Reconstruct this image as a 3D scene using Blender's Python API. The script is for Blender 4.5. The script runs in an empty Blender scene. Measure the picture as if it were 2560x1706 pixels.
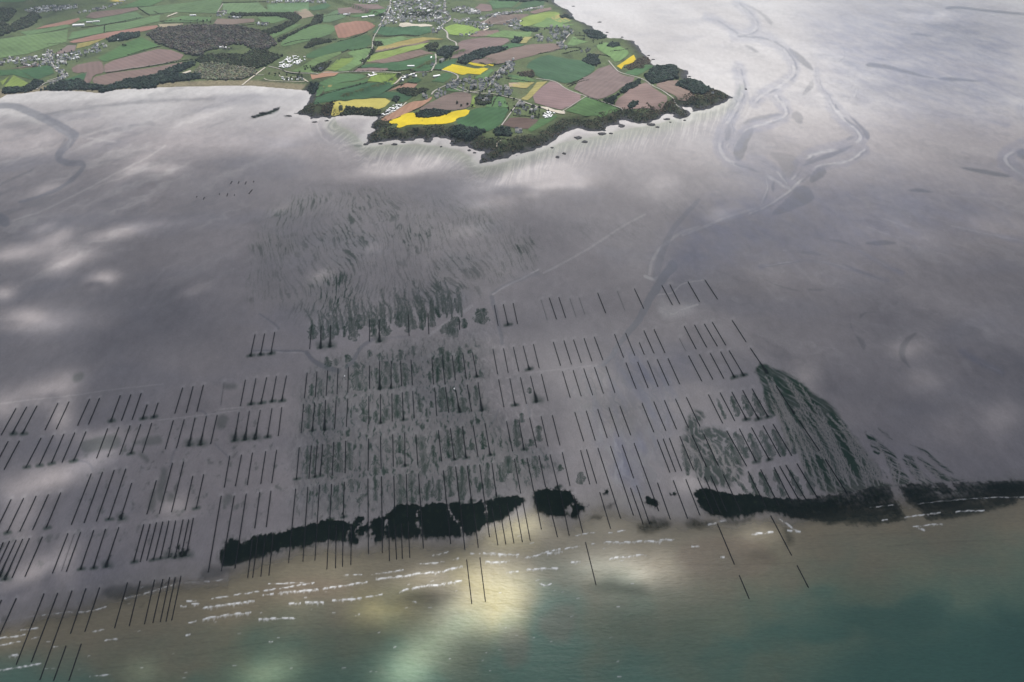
import bpy, bmesh, math, random
import numpy as np
random.seed(7); RNG = np.random.default_rng(7)
C = bpy.context.scene.collection
SC = bpy.context.scene

# ------------------------------------------------------------------ camera
FPX = 1900.0                       # focal length in pixels of a 2560 px wide picture
HORIZON = -645.0                   # image row of the horizon in that picture
TH = math.atan((853.0 - HORIZON) / FPX)      # pitch below the horizon
CT, ST, TT = math.cos(TH), math.sin(TH), math.tan(TH)
CAM_H = 1290.0
cam_d = bpy.data.cameras.new("camera"); cam = bpy.data.objects.new("camera", cam_d); C.objects.link(cam)
cam.location = (0, 0, CAM_H); cam.rotation_euler = (math.pi / 2 - TH, 0, 0)
cam_d.sensor_width = 36.0; cam_d.lens = FPX / 2560.0 * 36.0
cam_d.clip_start = 1.0; cam_d.clip_end = 90000.0
SC.camera = cam

# ------------------------------------------------------------------ light
SUN_EL, SUN_AZ = math.radians(52), math.radians(9)      # azimuth to the right of straight ahead
SUN_DIR = (math.sin(SUN_AZ) * math.cos(SUN_EL), math.cos(SUN_AZ) * math.cos(SUN_EL), math.sin(SUN_EL))
w = bpy.data.worlds.new("World"); SC.world = w; w.use_nodes = True
nt = w.node_tree; bg = nt.nodes["Background"]
sky = nt.nodes.new("ShaderNodeTexSky"); sky.sky_type = 'NISHITA'; sky.sun_disc = False
sky.sun_elevation = SUN_EL; sky.sun_rotation = SUN_AZ; sky.air_density = 1.0; sky.dust_density = 1.5
nt.links.new(sky.outputs[0], bg.inputs[0]); bg.inputs[1].default_value = 0.051
sun_d = bpy.data.lights.new("sun", 'SUN'); sun = bpy.data.objects.new("sun", sun_d); C.objects.link(sun)
sun_d.energy = 4.2; sun_d.angle = math.radians(0.5); sun_d.color = (1.0, 0.97, 0.93)
sun.rotation_euler = (math.pi / 2 - SUN_EL, 0, math.pi - SUN_AZ)
SC.view_settings.view_transform = 'Standard'; SC.view_settings.look = 'None'
SC.view_settings.gamma = 1.0; SC.view_settings.exposure = 0.86; SC.view_settings.use_curve_mapping = False
SC.cycles.use_denoising = True
SC.cycles.transparent_max_bounces = 12
SC.cycles.max_bounces = 6; SC.cycles.volume_bounces = 0

# ------------------------------------------------------------------ projection and small helpers
def ground(px, py, z=0.0):
    """photograph pixel (2560 wide) -> world x, y at height z"""
    yp = np.asarray(py, float) - HORIZON
    h = CAM_H - z
    return h * (np.asarray(px, float) - 1280.0) / (yp * CT), h * (FPX / (CT * CT * yp) - TT)
def to_px(x, y, z=0.0):
    h = CAM_H - z
    yp = FPX / (CT * CT * (np.asarray(y, float) / h + TT))
    return 1280.0 + np.asarray(x, float) / h * yp * CT, yp + HORIZON

TILES = dict(A=(0, 920, 3.6766), B=(0, 1300, 3.6766), C=(540, 760, 3.6766), D=(540, 1080, 3.6766), E=(1100, 680, 3.6766),
             F=(1100, 1000, 3.6766), T=(1640, 680, 3.6766), G=(1640, 1000, 3.6766), K=(1640, 1250, 3.6766), M=(1000, 1300, 3.6766),
             H=(400, 1300, 3.6766), N=(1920, 1000, 3.6766), L1=(0, 0, 2.941), L2=(640, 0, 2.941), L3=(1200, 0, 2.941),
             L4=(700, 150, 3.9217), L5=(1200, 150, 3.3614), R6=(1760, 0, 2.9037), S2=(0, 230, 2.6137), S3=(640, 400, 2.941),
             S4=(1360, 360, 3.564), S5=(1900, 400, 2.6136), Z=(480, 430, 11.765), O=(0, 0, 1.0))
def P(s):
    """'L2 10,20 30,40 L4 5,6' -> array of photograph pixels (the tile name switches the survey sheet)"""
    out = []; t = TILES['O']
    for tok in s.split():
        if tok in TILES: t = TILES[tok]
        else:
            a, b = tok.split(','); out.append((t[0] + float(a) / t[2], t[1] + float(b) / t[2]))
    return np.array(out, float)

def smooth(a, b, x):
    t = np.clip((x - a) / (b - a), 0, 1); return t * t * (3 - 2 * t)
def _hash(ix, iy, seed):
    h = (ix.astype(np.int64) * 374761393 + iy.astype(np.int64) * 668265263 + seed * 1442695041) & 0xFFFFFFFF
    h = ((h ^ (h >> 13)) * 1274126177) & 0xFFFFFFFF
    return (h ^ (h >> 16)) & 0xFFFF
def gn(x, y, seed=0):
    """gradient noise, about -1..1"""
    x = np.asarray(x, np.float32); y = np.asarray(y, np.float32)
    ix = np.floor(x); iy = np.floor(y); fx = x - ix; fy = y - iy
    ux = fx * fx * fx * (fx * (fx * 6 - 15) + 10); uy = fy * fy * fy * (fy * (fy * 6 - 15) + 10)
    ix = ix.astype(np.int64); iy = iy.astype(np.int64)
    def g(dx, dy):
        a = _hash(ix + dx, iy + dy, seed).astype(np.float32) * np.float32(2 * math.pi / 65536)
        return np.cos(a) * (fx - dx) + np.sin(a) * (fy - dy)
    n0 = g(0, 0) * (1 - ux) + g(1, 0) * ux
    n1 = g(0, 1) * (1 - ux) + g(1, 1) * ux
    return (n0 * (1 - uy) + n1 * uy) * 1.5
def fbm(x, y, o=4, seed=0, r=0.5):
    s = 0; a = 1.0; t = 0; f = 1.0
    for k in range(o):
        s = s + a * gn(x * f, y * f, seed + k * 17); t += a; a *= r; f *= 2.03
    return s / t
def ridged(x, y, o=3, seed=0):
    s = 0; a = 1.0; t = 0; f = 1.0
    for k in range(o):
        s = s + a * (1 - np.abs(gn(x * f, y * f, seed + k * 31))); t += a; a *= 0.5; f *= 2.1
    return s / t
def inside(px, py, poly):
    r = np.zeros(np.shape(px), bool); n = len(poly)
    for i in range(n):
        x0, y0 = poly[i]; x1, y1 = poly[(i + 1) % n]
        if y0 == y1: continue
        c = (y0 > py) != (y1 > py)
        r ^= c & (px < (x1 - x0) * (py - y0) / (y1 - y0) + x0)
    return r
def seg_dist(px, py, x0, y0, x1, y1):
    dx, dy = x1 - x0, y1 - y0; L = dx * dx + dy * dy + 1e-9
    t = np.clip(((px - x0) * dx + (py - y0) * dy) / L, 0, 1)
    return np.hypot(px - x0 - t * dx, py - y0 - t * dy), t
def chaikin(p, n=2, closed=False):
    p = np.asarray(p, float)
    for _ in range(n):
        if closed:
            q = np.roll(p, -1, 0); p = np.stack([p * .75 + q * .25, p * .25 + q * .75], 1).reshape(-1, p.shape[1])
        else:
            a, b = p[:-1], p[1:]
            m = np.stack([a * .75 + b * .25, a * .25 + b * .75], 1).reshape(-1, p.shape[1])
            p = np.vstack([p[:1], m, p[-1:]])
    return p

def mesh_np(name, verts, faces, mats=(), smooth_sh=True, attrs=None, mi=None):
    """faces: (n,3) or (n,4) array"""
    me = bpy.data.meshes.new(name); k = faces.shape[1]
    me.vertices.add(len(verts)); me.vertices.foreach_set("co", np.ascontiguousarray(verts, np.float32).ravel())
    me.loops.add(faces.size); me.loops.foreach_set("vertex_index", np.ascontiguousarray(faces, np.int32).ravel())
    me.polygons.add(len(faces)); me.polygons.foreach_set("loop_start", np.arange(0, faces.size, k, dtype=np.int32))
    me.polygons.foreach_set("use_smooth", np.full(len(faces), smooth_sh))
    for m in mats: me.materials.append(m)
    if mi is not None: me.polygons.foreach_set("material_index", np.ascontiguousarray(mi, np.int32))
    for nm, a in (attrs or {}).items():
        a = np.asarray(a, np.float32)
        if a.ndim == 1:
            at = me.attributes.new(nm, 'FLOAT', 'POINT'); at.data.foreach_set("value", a)
        else:
            at = me.attributes.new(nm, 'FLOAT_COLOR', 'POINT')
            at.data.foreach_set("color", np.hstack([a, np.ones((len(a), 1), np.float32)]).astype(np.float32).ravel())
    me.update(calc_edges=True); me.validate()
    return me
def obj(name, me, parent=None, loc=None, **props):
    o = bpy.data.objects.new(name, me); C.objects.link(o)
    if parent: o.parent = parent
    if loc is not None: o.location = loc
    for k, v in props.items(): o[k] = v
    return o
def ordinal(n):
    return "%d%s" % (n, "th" if 10 <= n % 100 <= 20 else {1: "st", 2: "nd", 3: "rd"}.get(n % 10, "th"))

# ------------------------------------------------------------------ materials
def mat(name):
    m = bpy.data.materials.new(name); m.use_nodes = True
    return m, m.node_tree.nodes, m.node_tree.links, m.node_tree.nodes["Principled BSDF"]
def nd(N, kind, **kw):
    n = N.new("ShaderNode" + kind)
    for k, v in kw.items(): setattr(n, k, v)
    return n
def noise_tex(N, L, scale, detail=4, rough=0.55, vec=None):
    t = nd(N, "TexNoise"); t.inputs["Scale"].default_value = scale; t.inputs["Detail"].default_value = detail
    t.inputs["Roughness"].default_value = rough
    if vec is not None: L.new(vec, t.inputs["Vector"])
    return t
def ramp(N, L, fac, stops):
    r = nd(N, "ValToRGB"); e = r.color_ramp.elements
    while len(e) < len(stops): e.new(0.5)
    for el, (p, c) in zip(e, stops):
        el.position = p; el.color = (*c, 1) if len(c) == 3 else c
    L.new(fac, r.inputs[0]); return r
def simple(name, col, rough=0.85, var=0.35, scale=0.1, spec=0.3, bump=0.0, objcol=False):
    m, N, L, b = mat(name)
    pos = nd(N, "NewGeometry").outputs["Position"]
    t = noise_tex(N, L, scale, 5, 0.6, pos)
    mr = nd(N, "MapRange"); L.new(t.outputs[0], mr.inputs[0])
    mr.inputs[1].default_value = 0.25; mr.inputs[2].default_value = 0.75
    mr.inputs[3].default_value = 1 - var; mr.inputs[4].default_value = 1 + var
    mx = nd(N, "Mix", data_type='RGBA', blend_type='MULTIPLY'); mx.inputs[0].default_value = 1
    if objcol: L.new(nd(N, "ObjectInfo").outputs["Color"], mx.inputs[6])
    else: mx.inputs[6].default_value = (*col, 1)
    cb = nd(N, "CombineColor"); [L.new(mr.outputs[0], cb.inputs[i]) for i in range(3)]
    L.new(cb.outputs[0], mx.inputs[7]); L.new(mx.outputs[2], b.inputs["Base Color"])
    b.inputs["Roughness"].default_value = rough; b.inputs["Specular IOR Level"].default_value = spec
    if bump:
        bp = nd(N, "Bump"); bp.inputs["Strength"].default_value = bump; bp.inputs["Distance"].default_value = 1.0
        L.new(t.outputs[0], bp.inputs["Height"]); L.new(bp.outputs[0], b.inputs["Normal"])
    return m

# ------------------------------------------------------------------ the headland: outline on the shore and height
# (flag: 1 = cliff, 0 = beach) along the foot of the land
COAST_S = [
 ("L1 -700,760 -300,740 0,725 50,697 150,690 260,676 300,670 480,668 600,672 720,686 740,682 850,662 1000,652 1160,645 1300,640 1500,636 1700,632 1780,632 1850,632 2000,645 2120,655 2200,662", .12),
 ("L1 2265,668 2300,690 2290,730 2260,775 2180,828", 1),
 ("L4 138,522 190,540 265,545 300,575 400,562 480,575 590,545", 1),
 ("L4 640,542 700,542 850,547 930,556", .45),
 ("L4 962,568 905,640 880,672 930,692 870,740 845,770 860,800 825,830 900,826 940,816 1020,797 1120,792 1200,800 1260,786 1400,772 1430,800 1475,806 1490,772", 1),
 ("L4 1510,760 1580,768 1640,765", .9),
 ("L4 1662,820 1700,835 1850,842 1890,890 1960,902 2030,892 1985,940 1952,980 1960,1020 2030,1010 2200,960 2353,912", 1),
 ("L5 300,810 480,745 560,716 600,682 700,632 740,600 760,582 850,572 900,590 1000,602 1060,600 1080,562 1100,547 1160,542 1180,512 1220,500 1270,520 1290,530 1340,537 1420,527 1500,502 1530,467 1580,457 1620,460 1640,480 1680,500 1740,490 1770,480 1740,430 1715,402 1760,402 1800,430 1880,420 1960,400 2050,356 2120,318 2060,276", 1),
 ("L3 1740,665 1660,640 1600,602 1520,590 1515,520 1480,505 1400,487 1300,495 1260,470 1220,410 1150,330 1120,300 1040,286 950,286 900,250 850,230 820,196 760,170 700,142 670,102 650,72 600,56 560,30 545,0", .8),
 ("O 1370,-25 1300,-70 1420,-130 1250,-200 1500,-290 1500,-360", .5),
]
coast_px = np.vstack([P(s) for s, _ in COAST_S]); coast_f = np.concatenate([np.full(len(P(s)), f) for s, f in COAST_S])
_cx, _cy = ground(coast_px[:, 0], coast_px[:, 1])
COAST = np.stack([_cx, _cy], 1)
LAND_POLY = np.vstack([COAST, [[COAST[-1, 0], 14000], [-9000, 14000], [-9000, COAST[0, 1]]]])
def coast_field(x, y, with_along=False):
    """distance to the shore line, cliff factor and distance along the shore of the nearest shore point"""
    best = np.full(x.shape, 1e9, np.float32); cf = np.zeros(x.shape, np.float32); al = np.zeros(x.shape, np.float32); run = 0.0
    for i in range(len(COAST) - 1):
        (x0, y0), (x1, y1) = COAST[i], COAST[i + 1]
        d, t = seg_dist(x, y, x0, y0, x1, y1); L = math.hypot(x1 - x0, y1 - y0)
        m = d < best
        best[m] = d[m]; cf[m] = (coast_f[i] + (coast_f[i + 1] - coast_f[i]) * t)[m]; al[m] = (run + t * L)[m]; run += L
    return (best, cf, al) if with_along else (best, cf)
# the land sheet: a grid that follows the ground plane, denser near the shore
LX = np.concatenate([np.linspace(-1900, -120, 60), np.arange(-110, 1890, 3.0)]); LY = np.concatenate([np.linspace(-400, -50, 60), np.arange(-46, 432, 2.0)])
LPX, LPY = np.meshgrid(LX, LY)
LWX, LWY = ground(LPX, LPY)
_w = 14 * gn(LWX / 60, LWY / 60, 3) + 7 * gn(LWX / 22, LWY / 22, 5)
_d, _cf = coast_field(LWX, LWY)
_in = inside(LWX, LWY, LAND_POLY)
_sd = np.where(_in, _d, -_d)
_sw = _sd + _w * smooth(0.2, .9, _cf)
_cf2 = np.clip(_cf, 0.1, 1)
LH = np.where(_sw > 0, 1.2 + 26 * _cf2 * smooth(0, 75, _sw) * (1 + .25 * gn(LWX / 90, LWY / 90, 9)) + 26 * smooth(60, 900, _sd) + 12 * (fbm(LWX / 500, LWY / 500, 3, 21)) * smooth(30, 400, _sd), np.maximum(-6, _sw * .4))
LH = np.where(_sd < -25, -6, LH)
LSD, LCF = _sd, _cf
def _samp(arr, x, y):
    px, py = to_px(x, y)
    i = np.clip(np.searchsorted(LX, px) - 1, 0, len(LX) - 2); j = np.clip(np.searchsorted(LY, py) - 1, 0, len(LY) - 2)
    a = np.clip((px - LX[i]) / (LX[i + 1] - LX[i]), 0, 1); b = np.clip((py - LY[j]) / (LY[j + 1] - LY[j]), 0, 1)
    return arr[j, i] * (1 - a) * (1 - b) + arr[j, i + 1] * a * (1 - b) + arr[j + 1, i] * (1 - a) * b + arr[j + 1, i + 1] * a * b
def height(x, y): return np.maximum(_samp(LH, np.asarray(x, float), np.asarray(y, float)), 0)
def on_land(px, py):
    """photograph pixel -> point on the hilly land"""
    z = np.zeros(np.shape(px))
    for _ in range(6):
        x, y = ground(px, py, z); z = height(x, y)
    return x, y, z

# ------------------------------------------------------------------ the mussel rows, read off the photograph (foot of both ends)
# x0,y0 far end, x1,y1 near end; flags b/B = weed heaped at the near end, f = only stumps left, w = stands in the sea
ROWS = {
1: """C 360,283>318,475b 447,278>410,465b 540,265>505,455b 877,220>862,415 967,210>960,400B 1053,200>1047,390B 1413,150>1412,345 1500,150>1502,340B
 1767,100>1775,295 1948,90>1957,280 2235,150>2240,240 E 500,312>535,495 583,302>625,485b 673,292>713,478 930,260>985,440f 1005,243>1070,435 1093,238>1155,423
 1193,245>1250,410f 1280,240>1330,390f 1450,198>1523,380 1630,180>1700,355f 1787,157>1872,337 2040,128>2135,303 2113,120>2203,297 T 295,95>400,277 450,78>565,252""",
2: """A 148,375>12,620 245,363>115,603b 340,353>210,600b 533,328>415,573 635,315>520,563 823,290>715,530 915,283>815,520 1105,258>1020,490b 1203,250>1118,485
 1298,237>1215,478 1352,343>1312,462b 1453,325>1412,450b 1678,188>1608,420 1775,175>1713,412 1870,162>1810,402 2060,135>2030,340f
 C 270,703>225,940 367,690>322,920b 465,680>415,912b 555,670>515,895b 648,665>605,888b 838,637>813,865 928,630>912,857 1027,615>1013,845 1122,600>1113,830 1217,587>1212,815
 1412,575>1412,780 1505,530>1505,775B 1610,530>1610,770b 1697,530>1707,755 1793,520>1805,745 1985,500>2000,740 2080,480>2105,740 2172,480>2200,700 2270,460>2300,685
 E 300,745>340,960b 488,715>530,940 585,710>627,927 675,697>725,915 765,685>820,893b 860,672>912,885 1043,650>1108,862 1140,637>1208,850 1228,628>1298,835 1325,615>1397,822
 1420,603>1497,810 1605,578>1687,787 1707,567>1790,770 1833,653>1877,760 1875,545>1967,750 1968,533>2067,745 T 215,613>270,722f 260,503>368,710 355,492>465,695 445,482>563,685
 517,465>640,675 700,448>827,645""",
3: """A 75,680>-60,935 178,675>40,935 378,648>240,915b 490,622>362,895b 588,612>475,875b 687,600>572,870 790,590>680,855b 990,563>890,830 1093,548>992,820 1195,537>1102,798
 1293,525>1205,785b 1395,513>1310,780 1593,487>1520,748 1693,480>1623,738 1793,463>1737,710B 1897,450>1843,703B 1997,437>1937,700
 C 213,1000>170,1250B 307,992>265,1245B 407,982>358,1238B 515,965>473,1220b 605,957>573,1213 805,930>783,1187 908,915>885,1165b 1007,890>997,1155B 1105,893>1090,1150 1212,875>1198,1130
 1405,853>1405,1105 1512,837>1513,1090b 1617,830>1620,1080 1713,820>1722,1065b 1808,808>1823,1050 2010,775>2030,1030 2110,770>2140,1000 2205,800>2240,990B
 E 251,1044>290,1283 350,1020>385,1270B 540,995>588,1243 643,985>690,1225b 740,975>795,1213 833,963>887,1190B 933,945>993,1187 1127,920>1197,1157 1225,908>1298,1143 1322,893>1403,1133
 1420,880>1502,1117 1525,873>1608,1112 1710,840>1803,1077 1818,833>1912,1067 1907,820>2003,1057 1997,808>2103,1045 2097,800>2203,1033 T 300,775>420,1005 400,763>522,990
 498,750>622,980 595,738>718,965b 673,728>805,950b 868,705>1018,925B""",
4: """A 103,1213>-50,1530 217,1203>68,1515b 333,1183>185,1502 445,1168>302,1489 558,1152>428,1467b 840,975>658,1440 942,963>775,1425 1050,945>888,1410 1157,932>1002,1392b 1210,1065>1110,1385B
 1437,1040>1352,1345 1585,880>1465,1340 1688,870>1578,1325 1772,1000>1702,1310 1873,985>1805,1290b
 D 127,225>77,510 235,215>180,498 335,198>288,488 457,185>412,478 557,172>513,470 765,148>740,432b 877,135>855,430 930,125>910,410b 982,120>958,405b 1083,100>1068,400 1193,90>1187,378
 1403,68>1398,355 1512,48>1518,340 1625,30>1630,320 1735,10>1738,310b 1838,30>1855,300 2045,-10>2075,270 2155,-28>2190,250b 2265,-45>2300,240b
 F 305,240>350,525 415,222>462,508b 612,200>667,472 725,190>772,455b 825,172>887,437 930,155>993,428 1033,147>1103,418 1240,118>1320,380 1345,105>1427,373 1450,90>1537,350 1553,75>1645,340
 1655,62>1753,325 1858,35>1965,298 1965,20>2075,283 2063,7>2173,270 2165,-5>2282,255 T 280,1157>403,1420 483,1132>612,1393 590,1115>723,1370 698,1108>830,1355b 797,1092>940,1350b 883,1078>1028,1332b 1103,1050>1268,1300b""",
5: """B 30,213>-70,440 88,200>-45,490 148,190>-5,520B 208,182>45,545B 270,175>113,533 390,160>232,522 625,130>485,490 683,130>565,470f 740,118>612,475 862,100>742,450b 970,90>860,440b
 1092,72>975,425B 1322,47>1230,385b 1380,42>1290,385 1438,30>1350,375 1497,22>1412,365b 1553,15>1475,355b 1615,12>1548,345B 1683,3>1610,345B 1735,3>1665,335B 1777,-10>1712,330B
 D 48,595>-70,1289w 168,593>50,1280w 278,575>175,1255w 403,560>357,885 505,548>463,875 732,530>668,1203w 845,513>800,1193w 900,505>880,800f 952,495>910,1183w 1063,487>1047,800b 1180,467>1170,780b
 1397,435>1402,1118w 1522,415>1530,1113w 1635,410>1643,720 1750,395>1760,790 1862,390>1907,1072w 2090,360>2157,1030w F 145,620>180,945b 252,612>290,930b 365,600>455,1260w 478,588>520,890b
 685,548>742,860 800,540>862,840 910,518>970,800 1013,508>1085,800b 1125,488>1195,790 1293,468>1377,775 1347,460>1440,768 1452,447>1660,1090w 1567,430>1778,1062w 1675,418>1780,720
 1785,402>2010,1022w 1997,370>2113,668 2052,362>2165,660 2108,355>2222,655 2205,340>2330,640 G 332,330>463,615 438,315>572,605 652,290>832,610 767,270>918,565b 878,258>1040,550b
 985,240>1143,525 1077,228>1247,515 1313,192>1502,470""",
6: """B 15,740>-60,900w 150,725>-10,1080w 405,683>150,1335w 530,678>290,1310w 662,655>370,1471w 790,635>650,1048w 915,627>782,1030w 1172,580>1055,995w 1288,567>1190,978w 1420,557>1330,960w
 1497,550>1407,947w 1560,535>1475,940w 1612,533>1527,935w 1665,520>1580,925w
 D 335,980>292,1345w 385,965>338,1340w 455,945>413,1330w 527,935>487,1323w 1040,860>1020,1263w 1105,860>1100,1253w 1170,850>1163,1240w 1245,850>1240,1225w 1588,870>1595,1187w 1645,860>1660,1173w
 1705,850>1713,1167w 1765,830>1783,1160w F 185,965>230,1380w 305,970>352,1360w 475,985>532,1335w 545,975>605,1328w 615,950>680,1318w 692,930>757,1308w 765,950>830,1298w
 875,900>932,1190w 985,880>1080,1262w 1105,850>1187,1248w 1230,880>1312,1223w 1470,855>1567,1185w 1752,815>1867,1143w 1808,793>1925,1137w 2000,768>2117,1100w 2145,745>2275,1090w
 G 275,735>403,1062w 385,722>525,1050w 447,710>590,1040w 503,702>650,1030w 620,690>778,1028w 847,660>1010,990w 963,645>1128,970w 1087,625>1250,950w 1138,615>1318,930w 1193,602>1378,920
 1297,590>1488,910 1555,550>1755,860w""",
7: """B 608,1163>495,1480w 748,1145>635,1480w M 613,370>660,770w 735,352>785,750w 1705,210>1802,600w K 565,225>720,595w 765,697>855,910w 1055,150>1245,512w 1297,608>1400,808w""",
}
row_list = []
for tier, s in ROWS.items():
    t = None
    for tok in s.split():
        if tok in TILES: t = TILES[tok]; continue
        a, b = tok.split('>'); fl = ''
        while b[-1] in 'bBfw': fl += b[-1]; b = b[:-1]
        q = [float(v) for v in a.split(',') + b.split(',')]
        row_list.append((tier, t[0] + q[0] / t[2], t[1] + q[1] / t[2], t[0] + q[2] / t[2], t[1] + q[3] / t[2], fl))

# ------------------------------------------------------------------ the sand flat: one sheet, denser where the photograph looks
def spread(a, b, n, k=2.2):
    t = np.linspace(0, 1, n) ** k; return a + (b - a) * t
SX = np.concatenate([spread(-60, -2600, 40)[::-1][:-1], np.arange(-60, 600, 2.5), np.arange(600, 2330, 1.7), np.arange(2330, 2620, 2.5), spread(2620, 5200, 40)])
SY = np.concatenate([spread(-40, -430, 60, 1.3)[::-1][:-1], np.arange(-40, 480, 2.5), np.arange(480, 1330, 1.6), np.arange(1330, 1750, 2.5), spread(1750, 9000, 50)])
PX, PY = [a.astype(np.float32) for a in np.meshgrid(SX, SY)]
WX, WY = [a.astype(np.float32) for a in ground(PX, PY)]
NR, NC = PX.shape
# rows run toward this direction; s along, t across (metres)
_vp = math.hypot(-355, FPX / CT); RDX, RDY = -355 / _vp, (FPX / CT) / _vp
SA = WX * RDX + WY * RDY; TA = WX * RDY - WY * RDX
_n1 = gn(WX / 45, WY / 45, 41).astype(np.float32); _n2 = gn(WX / 45, WY / 45, 43).astype(np.float32)
_n3 = gn(WX / 14, WY / 14, 45).astype(np.float32); _n4 = gn(WX / 14, WY / 14, 47).astype(np.float32)
def win(x0, x1, y0, y1):
    i0, i1 = np.searchsorted(SX, [x0, x1]); j0, j1 = np.searchsorted(SY, [y0, y1])
    return slice(max(j0 - 1, 0), min(j1 + 1, NR)), slice(max(i0 - 1, 0), min(i1 + 1, NC))
def paint(arr, sl, m, mode='max', k=1.0):
    if mode == 'max': arr[sl] = np.maximum(arr[sl], m * k)
    elif mode == 'add': arr[sl] += m * k
    elif mode == 'cut': arr[sl] *= 1 - m * k
def poly(arr, pts, soft=5, k=1.0, warp=0, mode='max', sm=1, fine=0):
    p = chaikin(P(pts) if isinstance(pts, str) else pts, sm, True); pad = soft * 2 + warp * 2 + fine * 2 + 4
    sl = win(p[:, 0].min() - pad, p[:, 0].max() + pad, p[:, 1].min() - pad, p[:, 1].max() + pad)
    x = PX[sl] + warp * _n1[sl] + fine * _n3[sl]; y = PY[sl] + warp * .7 * _n2[sl] + fine * .7 * _n4[sl]
    d = np.full(x.shape, 1e9, np.float32)
    for i in range(len(p)):
        d = np.minimum(d, seg_dist(x, y, *p[i], *p[(i + 1) % len(p)])[0])
    d = np.where(inside(x, y, p), d, -d)
    paint(arr, sl, smooth(-soft, soft, d).astype(np.float32), mode, k)
def stroke(arr, pts, w=4, soft=2, k=1.0, warp=0, mode='max', sm=2, w1=None, fine=0, gaps=0):
    p = chaikin(P(pts) if isinstance(pts, str) else pts, sm); w1 = w if w1 is None else w1; pad = max(w, w1) + soft * 2 + warp * 2 + fine * 2 + 3
    sl = win(p[:, 0].min() - pad, p[:, 0].max() + pad, p[:, 1].min() - pad, p[:, 1].max() + pad)
    x = PX[sl] + warp * _n1[sl] + fine * _n3[sl]; y = PY[sl] + warp * .7 * _n2[sl] + fine * .7 * _n4[sl]
    m = np.zeros(x.shape, np.float32); n = len(p) - 1
    for i in range(n):
        d, t = seg_dist(x, y, *p[i], *p[i + 1]); ww = (w + (w1 - w) * (i + t) / n) / 2
        m = np.maximum(m, 1 - smooth(ww - soft * .5, ww + soft, d))
    if gaps: m *= smooth(-.15, .25, gn(x / gaps, y / (gaps * .5), 77) + .15)
    paint(arr, sl, m, mode, k)
Z = lambda: np.zeros((NR, NC), np.float32)
pale, dark, algae, weed, creek, wet, vein, green, blue = [Z() for _ in range(9)]

# --- faint furred algae film over the middle of the flat
ang = .35 * gn(WX / 260, WY / 260, 61) + .25 * gn(WX / 120, WY / 120, 62) - .12
s2 = SA + 30 * _n2; t2 = TA + .12 * SA + 55 * gn(WX / 330, WY / 420, 61) + 16 * gn(WX / 110, WY / 170, 62) + 3 * _n3
fur = fbm(t2 / 6.0, s2 / 75, 3, 63, .5)
fur2 = fbm(t2 / 14.0, s2 / 150, 3, 66, .6)
film = Z()
poly(film, "S3 -30,1000 -10,650 60,420 180,280 420,200 760,190 1150,240 1500,330 1850,420 2050,540 2080,700 1990,760 1750,880 1690,960 1580,1040 1250,1060 900,1090 420,1200 150,1060", 35, 1, 25)
film2 = Z(); poly(film2, "S3 0,300 150,0 900,60 1500,120 2300,300 2900,300 3000,520 2600,560 2200,470 1700,470 400,330", 60, .45, 30)
poly(film2, "S4 0,900 400,550 700,450 1200,520 1300,400 1400,500 1000,760 700,900 200,800", 40, .6, 20)
patch = smooth(-.25, .45, fbm(WX / 150, WY / 210, 3, 68))
algae += np.maximum(film * (.35 + .65 * patch), film2 * patch * .5) * (.12 + .85 * smooth(-.05, .36, fur + .35 * fur2)) * (.6 + .4 * smooth(430, 780, PY))
green += film * .12 * (.4 + .6 * patch)

# --- leaves: algae lawns with herringbone drains
def leaf(rx, ry, tx, ty, wid, k=1.0, seed=0, hb=1.0):
    """lens of algae from root (rx,ry) to tip (tx,ty), in photograph pixels"""
    pad = wid + 6
    sl = win(min(rx, tx) - pad, max(rx, tx) + pad, min(ry, ty) - pad, max(ry, ty) + pad)
    x = PX[sl] + 1.5 * _n3[sl]; y = PY[sl] + 1.5 * _n4[sl]
    L = math.hypot(tx - rx, ty - ry); ax, ay = (tx - rx) / L, (ty - ry) / L
    a = ((x - rx) * ax + (y - ry) * ay) / L; b = (x - rx) * ay - (y - ry) * ax
    prof = wid / 2 * np.sqrt(np.clip(1 - (2 * np.clip(a, 0, 1) - 1) ** 4, 0, 1)) * (1 - .25 * np.clip(a, 0, 1))
    ed = prof * (1 + .55 * gn(x / 10 + seed, y / 15, 71) + .45 * gn(x / 4 + seed, y / 8, 72))
    m = smooth(-.6, 1.1, ed - np.abs(b)) * smooth(-.01, .04, a) * (1 - smooth(.96, 1.01, a))
    ph = (a * L + np.abs(b) * 1.3) / 5.6 + 1.2 * gn(x / 16, y / 16, 73 + seed)
    v = smooth(.35, .8, np.sin(ph * 2 * math.pi) * .5 + .5) * smooth(.6, wid * .22, np.abs(b)) * hb
    den = (.8 + .2 * smooth(-.4, .4, gn(x / 20 + seed * 3, y / 26, 75))) * (.5 + .5 * smooth(-.42, .0, fbm((TA[sl] + 3 * _n3[sl]) / 5.5, SA[sl] / 24, 3, 76)))
    paint(algae, sl, (m * den * (1 - .5 * v)).astype(np.float32), 'max', k)
    paint(vein, sl, (m * v * .26).astype(np.float32)); paint(pale, sl, (np.exp(-((np.abs(b) - ed - 1.2) / 1.3) ** 2) * smooth(.0, .1, a) * (1 - smooth(.9, 1, a)) * .22).astype(np.float32))
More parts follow.
